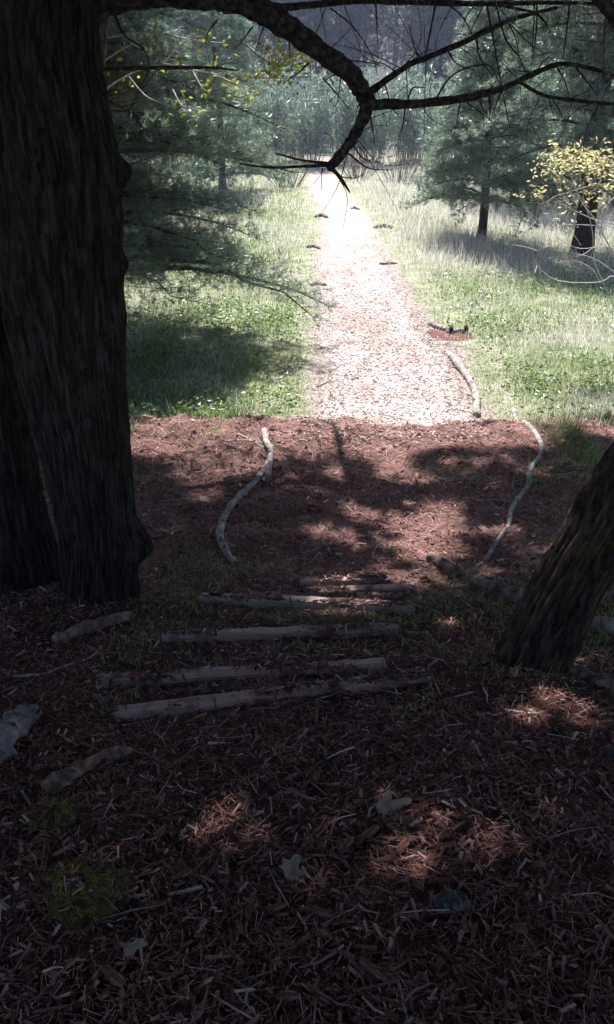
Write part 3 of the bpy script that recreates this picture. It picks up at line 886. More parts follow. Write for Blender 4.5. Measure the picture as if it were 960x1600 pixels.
def lift_to(px_, py_, hh):
    g = G(px_, py_)
    return g + S * (hh / S[2])
sp_root = shade[4]  # added unseen limb, set along sun rays to cast a forked shadow
off = np.array(sp_root.location)
mb = MB()
fork = [lift_to(545, 760, 5.6), lift_to(540, 730, 5.7), lift_to(530, 700, 5.8), lift_to(521, 664, 5.9)]
V, Q = tube(resample(np.array([off + [0, 0, 5.6], off * .5 + fork[0] * .5 + [0, 0, 2.6], fork[0]]), 14), np.linspace(.06, .04, 14), 7); mb.addq(V - off, Q)
V, Q = tube(resample(np.array(fork), 12), np.linspace(.045, .03, 12), 7, .2); mb.addq(V - off, Q)
V, Q = tube(resample(np.array([fork[2], lift_to(545, 685, 5.85), lift_to(549, 668, 5.9)]), 8), np.linspace(.018, .008, 8), 5); mb.addq(V - off, Q)
mb.build('shadow_limb', [M['limb']], sp_root, smooth=True)

# ------------------------------------------------------------------ pines standing in the picture
def sunny_field(P):
    x, y = landing(P)
    bad = (y < 15.0) & (y > 7.6)
    return ~bad
def lip_sun(P):
    x, y = landing(P)
    return y > 7.55
pine('young_pine', 'grey-green pine with low sweeping boughs beside the double trunk, over shaded grass', 'tree', (-3.15, 11.9, float(H(-3.15, 11.9))), 7.2, 0.95, 3.3, 28, 201, M['pine'],
     k=15, L=0.135, w=0.0060, step=0.052, trunk_r=0.13, rise=0.18, droop=0.28, sub=15, gone=0.06, per=7, fluff=.075, prof=.62, keep=lip_sun)
gb = G(750, 372)
pine('young_pine', 'small dark young pine standing alone at the edge of the straw grass', 'tree', gb, 6.2, 0.95, 1.75, 18, 202, M['pine'], k=15, L=0.14, w=0.012, step=0.075, fluff=.06, trunk_r=0.10, rise=0.3, droop=0.4, sub=12, per=6)
gb = G(906, 402)
pine('pine_tree', 'larger pine with thick dark trunk behind the yellow-leaved shrub', 'tree', gb, 9.5, 1.35, 3.2, 23, 203, M['pine'], k=15, L=0.14, w=0.012, step=0.08, fluff=.07, trunk_r=0.21, per=7, keep=sunny_field, rise=0.3, droop=0.45, sub=11)
BP = [(-5.2, 24, 9, 3.0, 'pine far behind the sweeping boughs, half hidden by the double trunk'), (-8.5, 30, 12, 3.6, 'tall pine in the back row behind the spring-leaved sapling'),
      (-3.2, 33, 9, 2.6, 'bluish pine beside the willow thicket, on the side of the double trunk'),
      (6.6, 28, 9, 2.6, 'pale pine behind the small young pine'), (9.5, 27, 11, 3.2, 'pale pine behind the thick-trunked pine'), (12.5, 33, 12, 3.6, 'tall pine at the far edge of the meadow'),
      (8.2, 37, 10, 3.0, 'pale pine in the back row above the young pine'), (-12.5, 33, 11, 3.6, 'tall pine in the back row hidden behind the double trunk')]
for i, (x, y, h, r, lab) in enumerate(BP):
    pine('background_pine', lab, 'tree', (x, y, float(H(x, y))), h, 0.6, r, 15, 300 + i, M['pine_far'], group='pines behind the meadow', k=12, L=0.22, w=0.022, step=0.14, fluff=.09, trunk_r=0.12, sub=11, rise=.3, droop=.45)

# ------------------------------------------------------------------ dark wood on the far hill
protos = []
def far_tree(seed):
    rs = np.random.default_rng(seed)
    h = rs.uniform(12, 15)
    root = empty('forest_tree', (0, 0, 0))
    t = np.linspace(0, 1, 12)
    V, Q = tube(np.stack([0.25 * np.sin(t * 3 + seed) * t, 0.2 * t, h * t - .4], 1), 0.20 * (1 - t * .9), 8, 0.1, seed)
    mesh_obj('trunk', V, Q, M['far_bark'], root, smooth=True)
    mb = MB(); TP = []; TD = []
    for z in np.arange(2.0, h, 0.55):
        for b in range(3):
            az = rs.uniform(0, 6.283); Lb = (0.8 + 2.9 * min(1, (z - 1) / 5) * (1 - z / h * .75)) * rs.uniform(.6, 1.2)
            e = np.array([math.cos(az) * Lb, math.sin(az) * Lb, z + Lb * rs.uniform(-.1, .35)])
            s = np.array([0, 0, z])
            V, Q = tube(np.array([s, (s + e) / 2 + rs.normal(0, .1, 3), e]), [.035, .022, .008], 4, cap=False)
            mb.addq(V, Q, 1)
            nl = 9 if z < 5 else 14
            for q in rs.uniform(.25, 1.05, nl):
                p = s + (e - s) * q + rs.normal(0, .22, 3)
                TP.append(p); TD.append(e - s)
    V, T = needles(np.array(TP), unit(np.array(TD)), 12, 0.42, 0.05, 1.2)
    mb.addt(V, T, 0)
    mb.build('crown', [M['dark_pine'], M['far_bark']], root)
    return root
protos = [far_tree(s) for s in (401, 402, 403, 404)]
rs = np.random.default_rng(55)
spots = []
for row, yy in enumerate((61, 65, 70, 76)):
    for x in np.arange(-17, 24, 2.9):
        spots.append((x + rs.uniform(-1.2, 1.2) + row * .9, yy + rs.uniform(-1.8, 1.8)))
for i, (x, y) in enumerate(spots):
    p = protos[i % 4]
    if i < 4: r_ = p
    else:
        r_ = p.copy(); COL.objects.link(r_)
        for ch in p.children:
            c = ch.copy(); COL.objects.link(c); c.parent = r_
    r_.location = (x, y, float(H(x, y)))
    r_.rotation_euler = (0, 0, rs.uniform(0, 6.28)); r_.scale = (1, 1, rs.uniform(.85, 1.15))
    tag(r_, 'tall forest tree in the dark wood on the far hillside', 'tree', 'trees of the dark wood on the far hill')

# ------------------------------------------------------------------ willow thicket and brush at the far end
def bush(name, label, x, y, h, r, n_stem, n_leaf, seed, lm, sm, group=None, Ls=0.16, upright=True, cat='shrub', leaf_lo=.25):
    rs = np.random.default_rng(seed)
    b = np.array([x, y, float(H(x, y))])
    root = empty(name, b, label, cat, group)
    mb = MB(); LP = []
    for i in range(n_stem):
        az = rs.uniform(0, 6.283); rr = r * math.sqrt(rs.random()); hh = h * rs.uniform(.6, 1.05)
        s = np.array([math.cos(az) * rr * .35, math.sin(az) * rr * .35, -.05]); e = np.array([math.cos(az) * rr, math.sin(az) * rr, hh])
        C = resample(np.array([s, s + (e - s) * .5 + rs.normal(0, .08, 3) * h * .4, e]), 6)
        V, Q = tube(C, np.linspace(.014, .004, 6), 4, cap=False)
        mb.addq(V, Q, 0)
        for q in range(2):
            u = rs.uniform(.4, .85); p = s + (e - s) * u; e2 = p + rs.normal(0, .3, 3) * h * .3 + [0, 0, .25 * h * (1 - u)]
            V, Q = tube(np.array([p, (p + e2) / 2, e2]), [.007, .005, .003], 3, cap=False); mb.addq(V, Q, 0)
        for q in range(max(1, n_leaf // n_stem)):
            u = rs.uniform(leaf_lo, 1.05); LP.append(s + (e - s) * u + rs.normal(0, .16, 3) * min(1, h / 3))
    mb.build('stems', [sm], root)['kind'] = 'stuff'
    if n_leaf:
        LP = np.array(LP)
        if upright:
            az = rng.uniform(0, 6.28, len(LP))
            D = unit(np.stack([np.cos(az) * .5, np.sin(az) * .5, rng.uniform(.3, 1, len(LP))], 1))
            V, T = needles(LP, D, 3, Ls, Ls * .16, .5)
        else:
            V, T = leaves(LP, rng.uniform(.7, 1.2, len(LP)) * Ls)
        mesh_obj('foliage', V, T, [lm], root)
    return root
rs = np.random.default_rng(66)
wx = [(-4.6, 43, 3.2), (-3.0, 41.5, 3.4), (-1.4, 44, 3.9), (0.2, 43, 3.6), (1.7, 44.5, 3.8), (3.3, 43.5, 3.7), (4.9, 45, 3.8), (6.4, 43, 3.4), (8.0, 44.5, 3.6), (-6.2, 44.5, 3.6), (9.8, 46, 3.8), (-0.6, 46.5, 4.1), (2.6, 47, 4.1), (5.8, 47.5, 4.1), (-3.6, 46.5, 4.0)]
for i, (x, y, h) in enumerate(wx):
    bush('willow_bush', 'pale green willow bush in the thicket at the far end of the trail', x, y, h, 1.25, 30, 900, 500 + i, M['willow'], M['far_bark'], 'willow bushes in the far thicket', Ls=.34)
for i, (a, b, h, lab) in enumerate([(450, 292, 1.1, 'bare brown bush beside the far bend of the trail'), (560, 280, 1.2, 'bare brown bush just behind the hanging branch end'), (625, 284, 1.3, 'bare reddish bush between the willow thicket and the pale meadow')]):
    g = G(a, b)
    bush('bare_bush', lab, g[0], g[1], h, 1.3, 46, 60, 540 + i, M['grass_straw'], M['stick_brown'], None, Ls=.1)

# spring-leaved sapling behind the big trunk
sap_b = np.array([-2.55, 9.0, float(H(-2.55, 9.0))])
sap = empty('sapling', sap_b, 'sapling with bright yellow-green spring leaves reaching out from behind the double trunk', 'tree')
def px_path(pts, Ya, Yb, ra, rb, n=18):
    C = resample(np.array([at(a, b, y) for (a, b), y in zip(pts, np.linspace(Ya, Yb, len(pts)))]), n)
    return C, np.linspace(ra, rb, n)
V, Q = tube(resample(np.array([sap_b - [0, 0, .1], at(140, 400, 9.0), at(150, 220, 8.9), at(160, 120, 8.8), at(175, -60, 8.8)]), 24), np.linspace(.035, .012, 24), 8, .1)
mesh_obj('trunk', V - sap_b, Q, M['stick_brown'], sap, smooth=True)
mb = MB(); LP = []
sbr = [([(150, 150), (200, 118), (255, 100), (320, 113), (400, 122), (480, 121)], .2), ([(255, 100), (275, 78), (300, 60), (330, 55)], .5), ([(300, 108), (315, 135), (330, 148)], .6), ([(330, 114), (370, 132), (398, 140)], .3),
       ([(160, 60), (230, 50), (300, 62), (370, 68), (430, 58), (480, 72)], .45), ([(400, 122), (440, 100), (455, 70)], .3), ([(155, 100), (200, 72), (240, 60)], .9), ([(270, 140), (285, 165), (310, 172)], .6),
       ([(380, 66), (410, 90), (440, 110), (462, 108)], .2), ([(200, 118), (228, 150), (262, 165), (290, 182)], .7), ([(415, 60), (425, 95), (420, 125)], .4), ([(440, 98), (470, 90), (490, 98)], .2)]
for i, (pts, lo) in enumerate(sbr):
    C, R_ = px_path(pts, 8.85, 8.2 + .1 * (i % 4), .009, .003)
    V, Q = tube(C - sap_b, R_, 5, cap=False); mb.addq(V, Q, 1)
    for k_ in range(48 if lo < .5 else 16):
        u = rng.uniform(lo, 1); j = min(int(u * 17), 16)
        LP.append(C[j] - sap_b + rng.normal(0, .07, 3))
V, T = leaves(np.array(LP), rng.uniform(.035, .075, len(LP)), .55)
mb.addt(V, T, 0)
mb.build('crown', [M['spring_leaf'], M['pale_twig']], sap)

# yellow-leaved shrub on the right
ys_b = np.array([4.35, 11.0, float(H(4.35, 11.0))])
ysh = empty('yellow_shrub', ys_b, 'shrub with yellowish leaves and pale arching bare twigs in front of the thick pine', 'shrub')
mb = MB(); LP = []
def yb(pts, Ya=11, Yb=10.8, ra=.008, rb=.003, n=22):
    C, R_ = px_path(pts, Ya, Yb, ra, rb, n)
    V, Q = tube(C - ys_b, R_, 5, cap=False); mb.addq(V, Q, 0)
    return C
root_px = (985, 556)
for pts, ra in [([root_px, (975, 440), (935, 352), (905, 308), (880, 240), (862, 222)], .011), ([root_px, (990, 470), (960, 432), (937, 441), (873, 439), (840, 415), (842, 392), (860, 384)], .009),
                ([(840, 392), (822, 386), (806, 383), (804, 378)], .005), ([(960, 350), (930, 343), (900, 330), (870, 315)], .007), ([(960, 308), (942, 330), (940, 362)], .006), ([(940, 282), (925, 300), (915, 320)], .006),
                ([root_px, (1000, 420), (965, 360), (920, 352), (880, 352), (850, 360)], .008), ([(965, 300), (930, 290), (890, 300), (862, 310), (850, 330)], .006), ([(945, 356), (930, 384), (905, 400), (880, 398)], .006),
                ([(935, 352), (960, 330), (985, 300)], .006), ([(1000, 400), (950, 386), (905, 388), (870, 372)], .006), ([(870, 316), (868, 340), (866, 355)], .004), ([(890, 300), (900, 280), (920, 262)], .005), ([root_px, (1010, 430), (1000, 330), (960, 262), (930, 240)], .010),
                ([root_px, (960, 480), (930, 410), (926, 360), (910, 300), (905, 250)], .009), ([(938, 440), (925, 420), (900, 408), (870, 410)], .005), ([(970, 432), (930, 405), (895, 395)], .006), ([(840, 414), (838, 420), (836, 426)], .004)]:
    C = yb(pts, ra=ra * 1.15, rb=.0032)
for (cx_, cy_, sx, sy, n_) in [(890, 250, 26, 14, 240), (935, 252, 22, 14, 220), (865, 262, 16, 13, 130), (842, 298, 10, 6, 36), (812, 307, 4, 3, 9), (915, 300, 18, 14, 70), (950, 285, 14, 20, 80), (880, 345, 14, 12, 26), (900, 240, 22, 8, 80)]:
    for k_ in range(int(n_ * .75)):
        LP.append(at(cx_ + rng.normal(0, sx), cy_ + rng.normal(0, sy), 10.9 + rng.normal(0, .25)) - ys_b)
    for k_ in range(max(2, n_ // 30)):
        a = (cx_ + rng.normal(0, sx), cy_ + rng.normal(0, sy) - 4)
        yb([(a[0] + 18 + rng.normal(0, 10), a[1] + 45), (a[0] + 8, a[1] + 22), a], 11, 10.9, .004, .002, 8)
mb.build('stems', [M['pale_twig']], ysh)['kind'] = 'stuff'
V, T = leaves(np.array(LP), rng.uniform(.04, .085, len(LP)), .45)
mesh_obj('foliage', V, T, [M['yellow_leaf']], ysh)

# ------------------------------------------------------------------ meadow grass
def scatter(n, y0, y1, xm, dens=None, pad=30):
    y = rng.uniform(y0, y1, n)
    half = (480 + 60) / F * (y * 0.98 + 1.0) + xm
    x = rng.uniform(-1, 1, n) * half
    if dens is not None:
        k = rng.random(n) < dens(x, y)
        x = x[k]; y = y[k]
    return x, y
def straw_amt(x, y):
    # dead straw along the trail and under the right-hand pines, green elsewhere
    sd = path_sd(x, y)
    near_path = np.exp(-np.abs(np.minimum(sd, 0)) / 0.5)
    band = sstep(15, 17.5, y) * sstep(1.0, 2.0, x)
    n = fbm(x * 0.7, y * 0.5, 41)
    return np.clip(0.40 * near_path + 0.55 * band + 1.6 * (n - 0.50) + 0.26 - 0.30 * (x < -.2) * sstep(15, 12.5, y) + 0.10 * (x > 0) * sstep(8.2, 9, y), 0.03, 0.95)
def meadow_ok(x, y):
    edge = np.where(x > -.2, np.where(x > 2.1, 7.2, 7.95), 7.5 + .5 * (fbm(x * 1.3, y * 0, 49) - .5))
    ok = (path_sd(x, y) < 0.06) & (y > edge)
    return ok
segs = [(7.3, 11.5, 52000, 1.0), (11.5, 17, 50000, 1.35), (17, 27, 60000, 2.1), (27, 43, 46000, 3.4)]
for kind, mat_, lab in (('green', 'grass_green', 'short fresh green grass of the sunlit meadow'), ('straw', 'grass_straw', 'dry pale straw stalks standing among the meadow grass')):
    VV = []; QQ = []; TT = []; off = 0
    for (y0, y1, n, ws) in segs:
        x, y = scatter(n, y0, y1, 0.5)
        st = straw_amt(x, y)
        u = rng.random(len(x))
        pick = (u < st) if kind == 'straw' else (u >= st)
        pick &= meadow_ok(x, y)
        d_edge = -path_sd(x, y)
        pick &= rng.random(len(x)) < np.clip(0.15 + d_edge * 1.0, 0.08, 1)
        x = x[pick]; y = y[pick]
        P = on_ground(x, y, -0.01)
        cl = fbm(x * 1.5, y * 1.5, 43)
        de = np.clip(-path_sd(x, y), 0, 1.2)
        if kind == 'green':
            h = rng.uniform(.04, .125, len(x)) * (0.5 + cl) * (0.7 + 0.35 * de)
            w = 0.006 * ws
        else:
            h = rng.uniform(.05, .22, len(x)) * (0.45 + cl) * (0.55 + 0.5 * de) * (1 + 0.75 * sstep(15, 18, y))
            w = 0.0042 * ws
        V, Q, T = blades(P, h, w, 0.6 if kind == 'green' else 0.75)
        VV.append(V); QQ.append(Q + off); TT.append(T + off); off += len(V)
    o = mesh_obj('grass', np.concatenate(VV), [np.concatenate(QQ), np.concatenate(TT)], M[mat_])
    tag(o, lab, 'grass', kind='stuff')
# herbs: small broad leaves in the green areas
x, y = scatter(60000, 7.4, 17, 0.4)
st = straw_amt(x, y)
k = meadow_ok(x, y) & (rng.random(len(x)) > st * 1.2) & (fbm(x * 1.8, y * 1.8, 45) > .42) & (path_sd(x, y) < -.25)
x = x[k]; y = y[k]
V, T = leaves(on_ground(x, y) + np.stack([0 * x, 0 * x, rng.uniform(.02, .16, len(x))], 1), rng.uniform(.03, .065, len(x)), .6, .3)
tag(mesh_obj('ground_cover', V, T, M['herb']), 'low broad-leaved weeds growing through the meadow grass', 'weeds', kind='stuff')

# short sparse grass and moss on the shaded terrace
x = rng.uniform(-2.4, 2.6, 60000); y = rng.uniform(2.4, 7.4, 60000)
def terrace_green(x, y):
    n = fbm(x * 1.1 + 5, y * 1.1, 47)
    m = sstep(.47, .60, n) * 0.8 * sstep(6.6, 5.2, y)
    m = np.maximum(m, np.exp(-(((x - 0.95) / .35) ** 2 + ((y - 3.85) / .5) ** 2)) * .8)
    m = np.maximum(m, np.exp(-(((x - 0.25) / .5) ** 2 + ((y - 3.15) / .12) ** 2)) * .6)
    m = np.maximum(m, np.exp(-(((x + 1.75) / .18) ** 2 + ((y - 6.6) / .7) ** 2)) * .9)
    m = np.maximum(m, sstep(2.0, 2.4, x) * sstep(5.6, 6.4, y) * .9)
    m = np.maximum(m, sstep(6.75, 7.2, y) * sstep(0.0, -.5, x) * sstep(.42, .58, fbm(x * 2.5, y * 2.5, 48)) * .8)
    m = m * (1 - .8 * sstep(4.7, 5.3, y) * sstep(6.6, 6.0, y) * sstep(1.9, 1.6, x) * sstep(-1.4, -1.1, x))
    m = m * (1 - .9 * sstep(-.75, -1.0, x) * sstep(5.0, 4.6, y))
    m = m * (1 - .7 * sstep(3.3, 2.9, y))
    return m
k = rng.random(len(x)) < terrace_green(x, y)
x = x[k]; y = y[k]
V, Q, T = blades(on_ground(x, y, -.005), rng.uniform(.015, .07, len(x)) * (1 + .9 * (y > 5.8)), 0.0045, .9)
tag(mesh_obj('grass', V, [Q, T], M['grass_green']), 'thin short grass sprouting through the pine litter of the terrace', 'grass', kind='stuff')

# ------------------------------------------------------------------ wood chips, needles and bark on the ground
# path flakes
x, y = scatter(90000, 8.0, 22, 0)
k = (path_sd(x, y) > 0.1 - 0.62 * rng.random(len(x)) ** 1.5) & (rng.random(len(x)) < sstep(24, 9, y) + .15)
x = x[k]; y = y[k]
V, Q = chips(on_ground(x, y, .008), rng.uniform(.012, .05, len(x)) * np.where(rng.random(len(x)) < .08, 2.2, 1), rng.uniform(.004, .015, len(x)), rng.uniform(.002, .007, len(x)), .3)
tag(mesh_obj('wood_chips', V, Q, M['path_flake']), 'bleached wood chips strewn over the sunlit trail', 'wood chips', kind='stuff')
n = 900
x = rng.uniform(-.1, 1.7, n); y = 7.75 - .9 * rng.random(n) ** 2.2
V, Q = chips(on_ground(x, y, .006), rng.uniform(.012, .05, n), rng.uniform(.004, .014, n), rng.uniform(.002, .007, n), .3)
tag(mesh_obj('wood_chips', V, Q, M['path_flake']), 'pale chips trodden from the trail onto the terrace lip', 'wood chips', kind='stuff')
# red needle litter on the terrace
x = rng.uniform(-2.9, 3.1, 46000); y = rng.uniform(3.9, 7.75, 46000)
P = on_ground(x, y, .006)
az = rng.uniform(0, 6.283, len(x)); Ln = rng.uniform(.04, .10, len(x))
d = np.stack([np.cos(az), np.sin(az), rng.normal(0, .22, len(x))], 1); s = np.stack([-np.sin(az), np.cos(az), 0 * az], 1)
wv = rng.uniform(.002, .0045, len(x))[:, None]
V = np.stack([P - s * wv / 2 - d * Ln[:, None] / 2, P + s * wv / 2 - d * Ln[:, None] / 2, P + d * Ln[:, None] / 2 + [0, 0, .006]], 1).reshape(-1, 3)
tag(mesh_obj('pine_needles', V, np.arange(len(V)).reshape(-1, 3), M['needle_litter']), 'fallen reddish pine needles covering the terrace below the steps', 'pine needles', kind='stuff')
n = 5000
x = rng.uniform(-2.9, 3.0, n); y = rng.uniform(3.9, 7.9, n)
V, Q = chips(on_ground(x, y, .006), rng.uniform(.015, .06, n), rng.uniform(.006, .02, n), rng.uniform(.003, .010, n), .35)
tag(mesh_obj('bark_litter', V, Q, M['mulch']), 'crumbled bark scattered over the terrace needles', 'bark litter', kind='stuff')
# mulch in the foreground
n = 44000
y = 0.55 + 3.9 * rng.random(n) ** 1.25
x = rng.uniform(-1, 1, n) * (0.62 + 0.48 * y)
P = on_ground(x, y, .004)
small = rng.random(n) < .72
L_ = np.where(small, rng.uniform(.008, .032, n), rng.uniform(.02, .075, n) * np.where(rng.random(n) < .15, 1.3, .8))
W_ = np.where(small, rng.uniform(.0015, .006, n), rng.uniform(.003, .012, n))
V, Q = chips(P, L_, W_, rng.uniform(.0015, .007, n), .38)
tag(mesh_obj('mulch', V, Q, M['mulch']), 'dark shredded bark mulch covering the near slope', 'mulch', kind='stuff')
n = 26000
y = 0.55 + 3.9 * rng.random(n) ** 1.1
x = rng.uniform(-1, 1, n) * (0.62 + 0.48 * y)
P = on_ground(x, y, .012)
az = rng.uniform(0, 6.283, n); Ln = rng.uniform(.03, .09, n)[:, None]
d = np.stack([np.cos(az), np.sin(az), rng.normal(0, .25, n)], 1); s = np.stack([-np.sin(az), np.cos(az), 0 * az], 1)
wv = rng.uniform(.0010, .0024, n)[:, None]
V = np.stack([P - s * wv / 2 - d * Ln / 2, P + s * wv / 2 - d * Ln / 2, P + d * Ln / 2 + [0, 0, .004]], 1).reshape(-1, 3)
tag(mesh_obj('pine_needles', V, np.arange(len(V)).reshape(-1, 3), M['needle_litter']), 'loose brown pine needles scattered over the dark mulch', 'pine needles', kind='stuff')

# ------------------------------------------------------------------ boards of the steps
def board(pa, pb, w, h, label, mat, sink=0.5, seed=0, pitch=0.0):
    a = G(*pa); b = G(*pb)
    L = np.linalg.norm(b - a); mid = (a + b) / 2
    dx = (b - a) / L
    up = unit(np.array([0, pitch, 1.0])); up = unit(up - dx * up.dot(dx)); dy = np.cross(up, dx)
    n = 40
    u = np.linspace(-.5, .5, n)
    prof_ = np.array([[-.5, 0], [-.5, .80], [-.44, .97], [-.2, 1.0], [.2, 1.0], [.44, .97], [.5, .80], [.5, 0]])
    V = []
    for i, q in enumerate(u):
        wob = (fbm(np.array([q * 3]), np.array([seed * 1.7]), 61)[0] - .5)
        for j, (py_, pz_) in enumerate(prof_):
            jit = (vnoise(np.array([q * 22 + j * 7]), np.array([seed + j * 3.1]), 62)[0] - .5) * .006
            V.append(mid + dx * (q * L) + dy * (py_ * w + wob * .012 + jit) + up * ((pz_ - sink) * h + wob * .012 + jit * .7))
    V = np.array(V); m = len(prof_)
    i = np.arange(n - 1)[:, None] * m; j = np.arange(m)[None]; k = (j + 1) % m
    Q = np.stack([i + j, i + k, i + m + k, i + m + j], -1).reshape(-1, 4)
    caps = []
    for base_ in (0, (n - 1) * m):
        for t in range(1, m - 2, 2):
            caps.append([base_, base_ + t, base_ + t + 1, base_ + t + 2])
    Q = np.vstack([Q, caps])
    # local axes: x runs along the board so that the grain follows it
    Rm = np.stack([dx, dy, up], 1)
    Vl = (V - mid) @ Rm
    o = mesh_obj('step_board', Vl, Q, mat)
    import mathutils
    o.matrix_world = mathutils.Matrix([[*Rm[0], mid[0]], [*Rm[1], mid[1]], [*Rm[2], mid[2]], [0, 0, 0, 1]])
    tag(o, label, 'board', 'boards of the trail steps')
    q = rng.uniform(-.5, .5, 520) ; v = rng.normal(0, .5, 520)
    cov = fbm(q * 5 + seed * 9, v * 2, 63) > .48
    q = q[cov]; v = v[cov]
    SPILL.append(mid + dx * (q * L)[:, None] + dy * (v * w)[:, None] + up * np.where(np.abs(v) < .5, (1 - sink) * h + .002, .012)[:, None])
    return o
BW, BH = .070, .070
SPILL = []
board((180, 1122), (668, 1060), BW, BH, 'step board closest to the viewer, half buried in mulch', M['board'], .56, 1)
board((152, 1072), (602, 1044), BW, BH, 'long grey step board, second up from the mulched foreground', M['board'], .52, 2)
board((253, 1002), (620, 986), BW * .85, BH, 'single step board with squared end beside the green sprouts', M['board'], .42, 3)
fb = board((316, 940), (648, 958), BW * .9, BH * .8, 'pale step board with a red paint mark and dark rot holes', M['board_pale'], .12, 4)
board((380, 938), (646, 926), BW * .9, BH * .8, 'grey step board lying crosswise just behind the red-marked one', M['board'], .12, 5)
board((470, 916), (600, 912), BW * .7, BH * .8, 'short farthest step board beneath the terrace', M['board'], .15, 6)
board((500, 940), (642, 936), BW * .5, BH * .6, 'thin strip of board wedged behind the red-marked one', M['board'], .05, 7)
SP = np.concatenate(SPILL)
V, Q = chips(SP, rng.uniform(.012, .06, len(SP)), rng.uniform(.003, .012, len(SP)), rng.uniform(.0015, .006, len(SP)), .25)
tag(mesh_obj('mulch', V, Q, M['mulch']), 'shredded bark spilled over the step boards', 'mulch', kind='stuff')
# red paint and rot holes on the pale board
def patch(parent, name, u, L, w0, w1, mat, z):
    n = 10; t = np.linspace(0, 6.283, n, endpoint=False)
    bx = max(abs(v.co.x) for v in parent.data.vertices)
    x0 = -bx + 2 * bx * u
    rr = 1 + .22 * np.sin(t * 3 + u * 9)
    top = np.stack([x0 + L / 2 * np.cos(t) * rr, (w0 + w1) / 2 + (w1 - w0) / 2 * np.sin(t) * rr, np.full(n, z)], 1)
    bot = top.copy(); bot[:, 2] -= .01
    V = np.vstack([top, bot, [[x0, (w0 + w1) / 2, z + .001]]])
    T = [[2 * n, i, (i + 1) % n] for i in range(n)]
    T += [[i, n + i, n + (i + 1) % n] for i in range(n)] + [[i, n + (i + 1) % n, (i + 1) % n] for i in range(n)]
    return mesh_obj(name, V, np.array(T), mat, parent)
zt = BH * .8 * .88 + .004
patch(fb, 'paint_mark', .37, .07, -.024, .028, M['red_paint'], zt)
patch(fb, 'rot_hole', .07, .085, -.005, .014, M['hole'], zt)
patch(fb, 'rot_hole', .16, .05, -.018, -.002, M['hole'], zt)

# ------------------------------------------------------------------ sticks and logs lying about
def stick(name, label, pts, r0, r1, mat, cat='stick', lift=None, n=30, sides=8, wob=.15, seed=0, group=None, knob=.18, prop=0.0, stubs=0, round_ends=False):
    """pts: photo pixels of its course over the ground; prop raises the far end"""
    P = np.array([G(a, b) for a, b in pts])
    C = resample(P, n)
    C[:, 2] = H(C[:, 0], C[:, 1])
    R_ = np.linspace(r0, r1, n) * (1 + .25 * (vnoise(np.arange(n) * 1.3, np.full(n, seed * 1.9), 72) - .5)) * (1 + knob * 2 * (fbm(np.arange(n) * .5, np.full(n, seed * 3.3), 71) - .5))
    if round_ends:
        R_ = R_ * np.sqrt(np.clip(1 - np.abs(np.linspace(-1, 1, n)) ** 4, .02, 1))
    C[:, 2] += R_ * (.55 + .5 * (vnoise(np.arange(n) * .22, np.full(n, seed * 2.7), 73) - .5)) + prop * np.linspace(0, 1, n) ** 2
    k = np.ones(3) / 3
    C[1:-1, 2] = np.convolve(C[:, 2], k, mode='valid')
    base_ = C[n // 2].copy(); base_[2] -= R_[n // 2]
    V, Q = tube(C, R_, sides, wob, seed)
    if stubs:
        mb = MB(); mb.addq(V, Q)
        rs_ = np.random.default_rng(seed + 5)
        for q_ in range(stubs):
            j_ = rs_.integers(3, n - 3)
            dv = unit(np.array([rs_.normal(), rs_.normal(), abs(rs_.normal()) + .3]))
            Vs, Qs = tube(np.array([C[j_], C[j_] + dv * R_[j_] * 1.3, C[j_] + dv * R_[j_] * rs_.uniform(1.8, 3.2)]), R_[j_] * np.array([.5, .36, .22]), 6, .2, seed + q_)
            mb.addq(Vs, Qs)
        V = np.concatenate(mb.V); Q = np.concatenate(mb.Q)
    o = mesh_obj(name, V - base_, Q, mat, smooth=True)
    o.location = base_
    return tag(o, label, cat, group)

stick('border_stick', 'curved grey stick edging the terrace on the double trunk side', [(425, 700), (420, 725), (405, 748), (372, 780), (352, 808), (344, 835), (352, 862), (372, 888)], .022, .028, M['stick'], seed=1, n=60, stubs=5, wob=.22)
stick('forked_stick', 'stubby forked stick end propped on top of the curved border stick', [(413, 676), (417, 695), (424, 715), (419, 754)], .030, .022, M['stick'], seed=2, prop=.03)
stick('border_stick', 'long thin crooked pale stick edging the terrace on the leaning tree side', [(803, 642), (820, 662), (842, 690), (845, 712), (828, 738), (825, 762), (800, 795), (793, 825), (768, 862), (745, 887)], .026, .013, M['stick'], seed=3, n=70, stubs=6, wob=.22)
stick('path_log', 'sunlit curved pale log edging the trail just past the terrace', [(704, 558), (722, 580), (738, 604), (744, 625), (745, 652)], .050, .042, M['stick'], 'log', seed=4, n=36, stubs=3, wob=.22)
stick('short_log', 'short white sunlit log lying in a patch of bare red dirt', [(672, 508), (690, 516), (705, 521)], .045, .05, M['stick'], 'log', seed=5, n=14)
lo = stick('short_log', 'short log with a dark hollow end beside the bare red dirt', [(700, 523), (715, 521), (730, 521)], .045, .055, M['stick'], 'log', seed=6, n=14)
for (px_, py_, nm) in ((704, 522, 'dark_end'), (727, 520, 'dark_end')):
    g = G(px_, py_)
    tq = np.linspace(0, 1, 4)
    V, Q = tube(np.stack([g[0] - .03 + .06 * tq, np.full(4, g[1] - .035), np.full(4, g[2] + .06)], 1), [.05, .066, .066, .05], 10, .1)
    mesh_obj(nm, V - np.array(lo.location), Q, M['log_end'], lo, smooth=True)
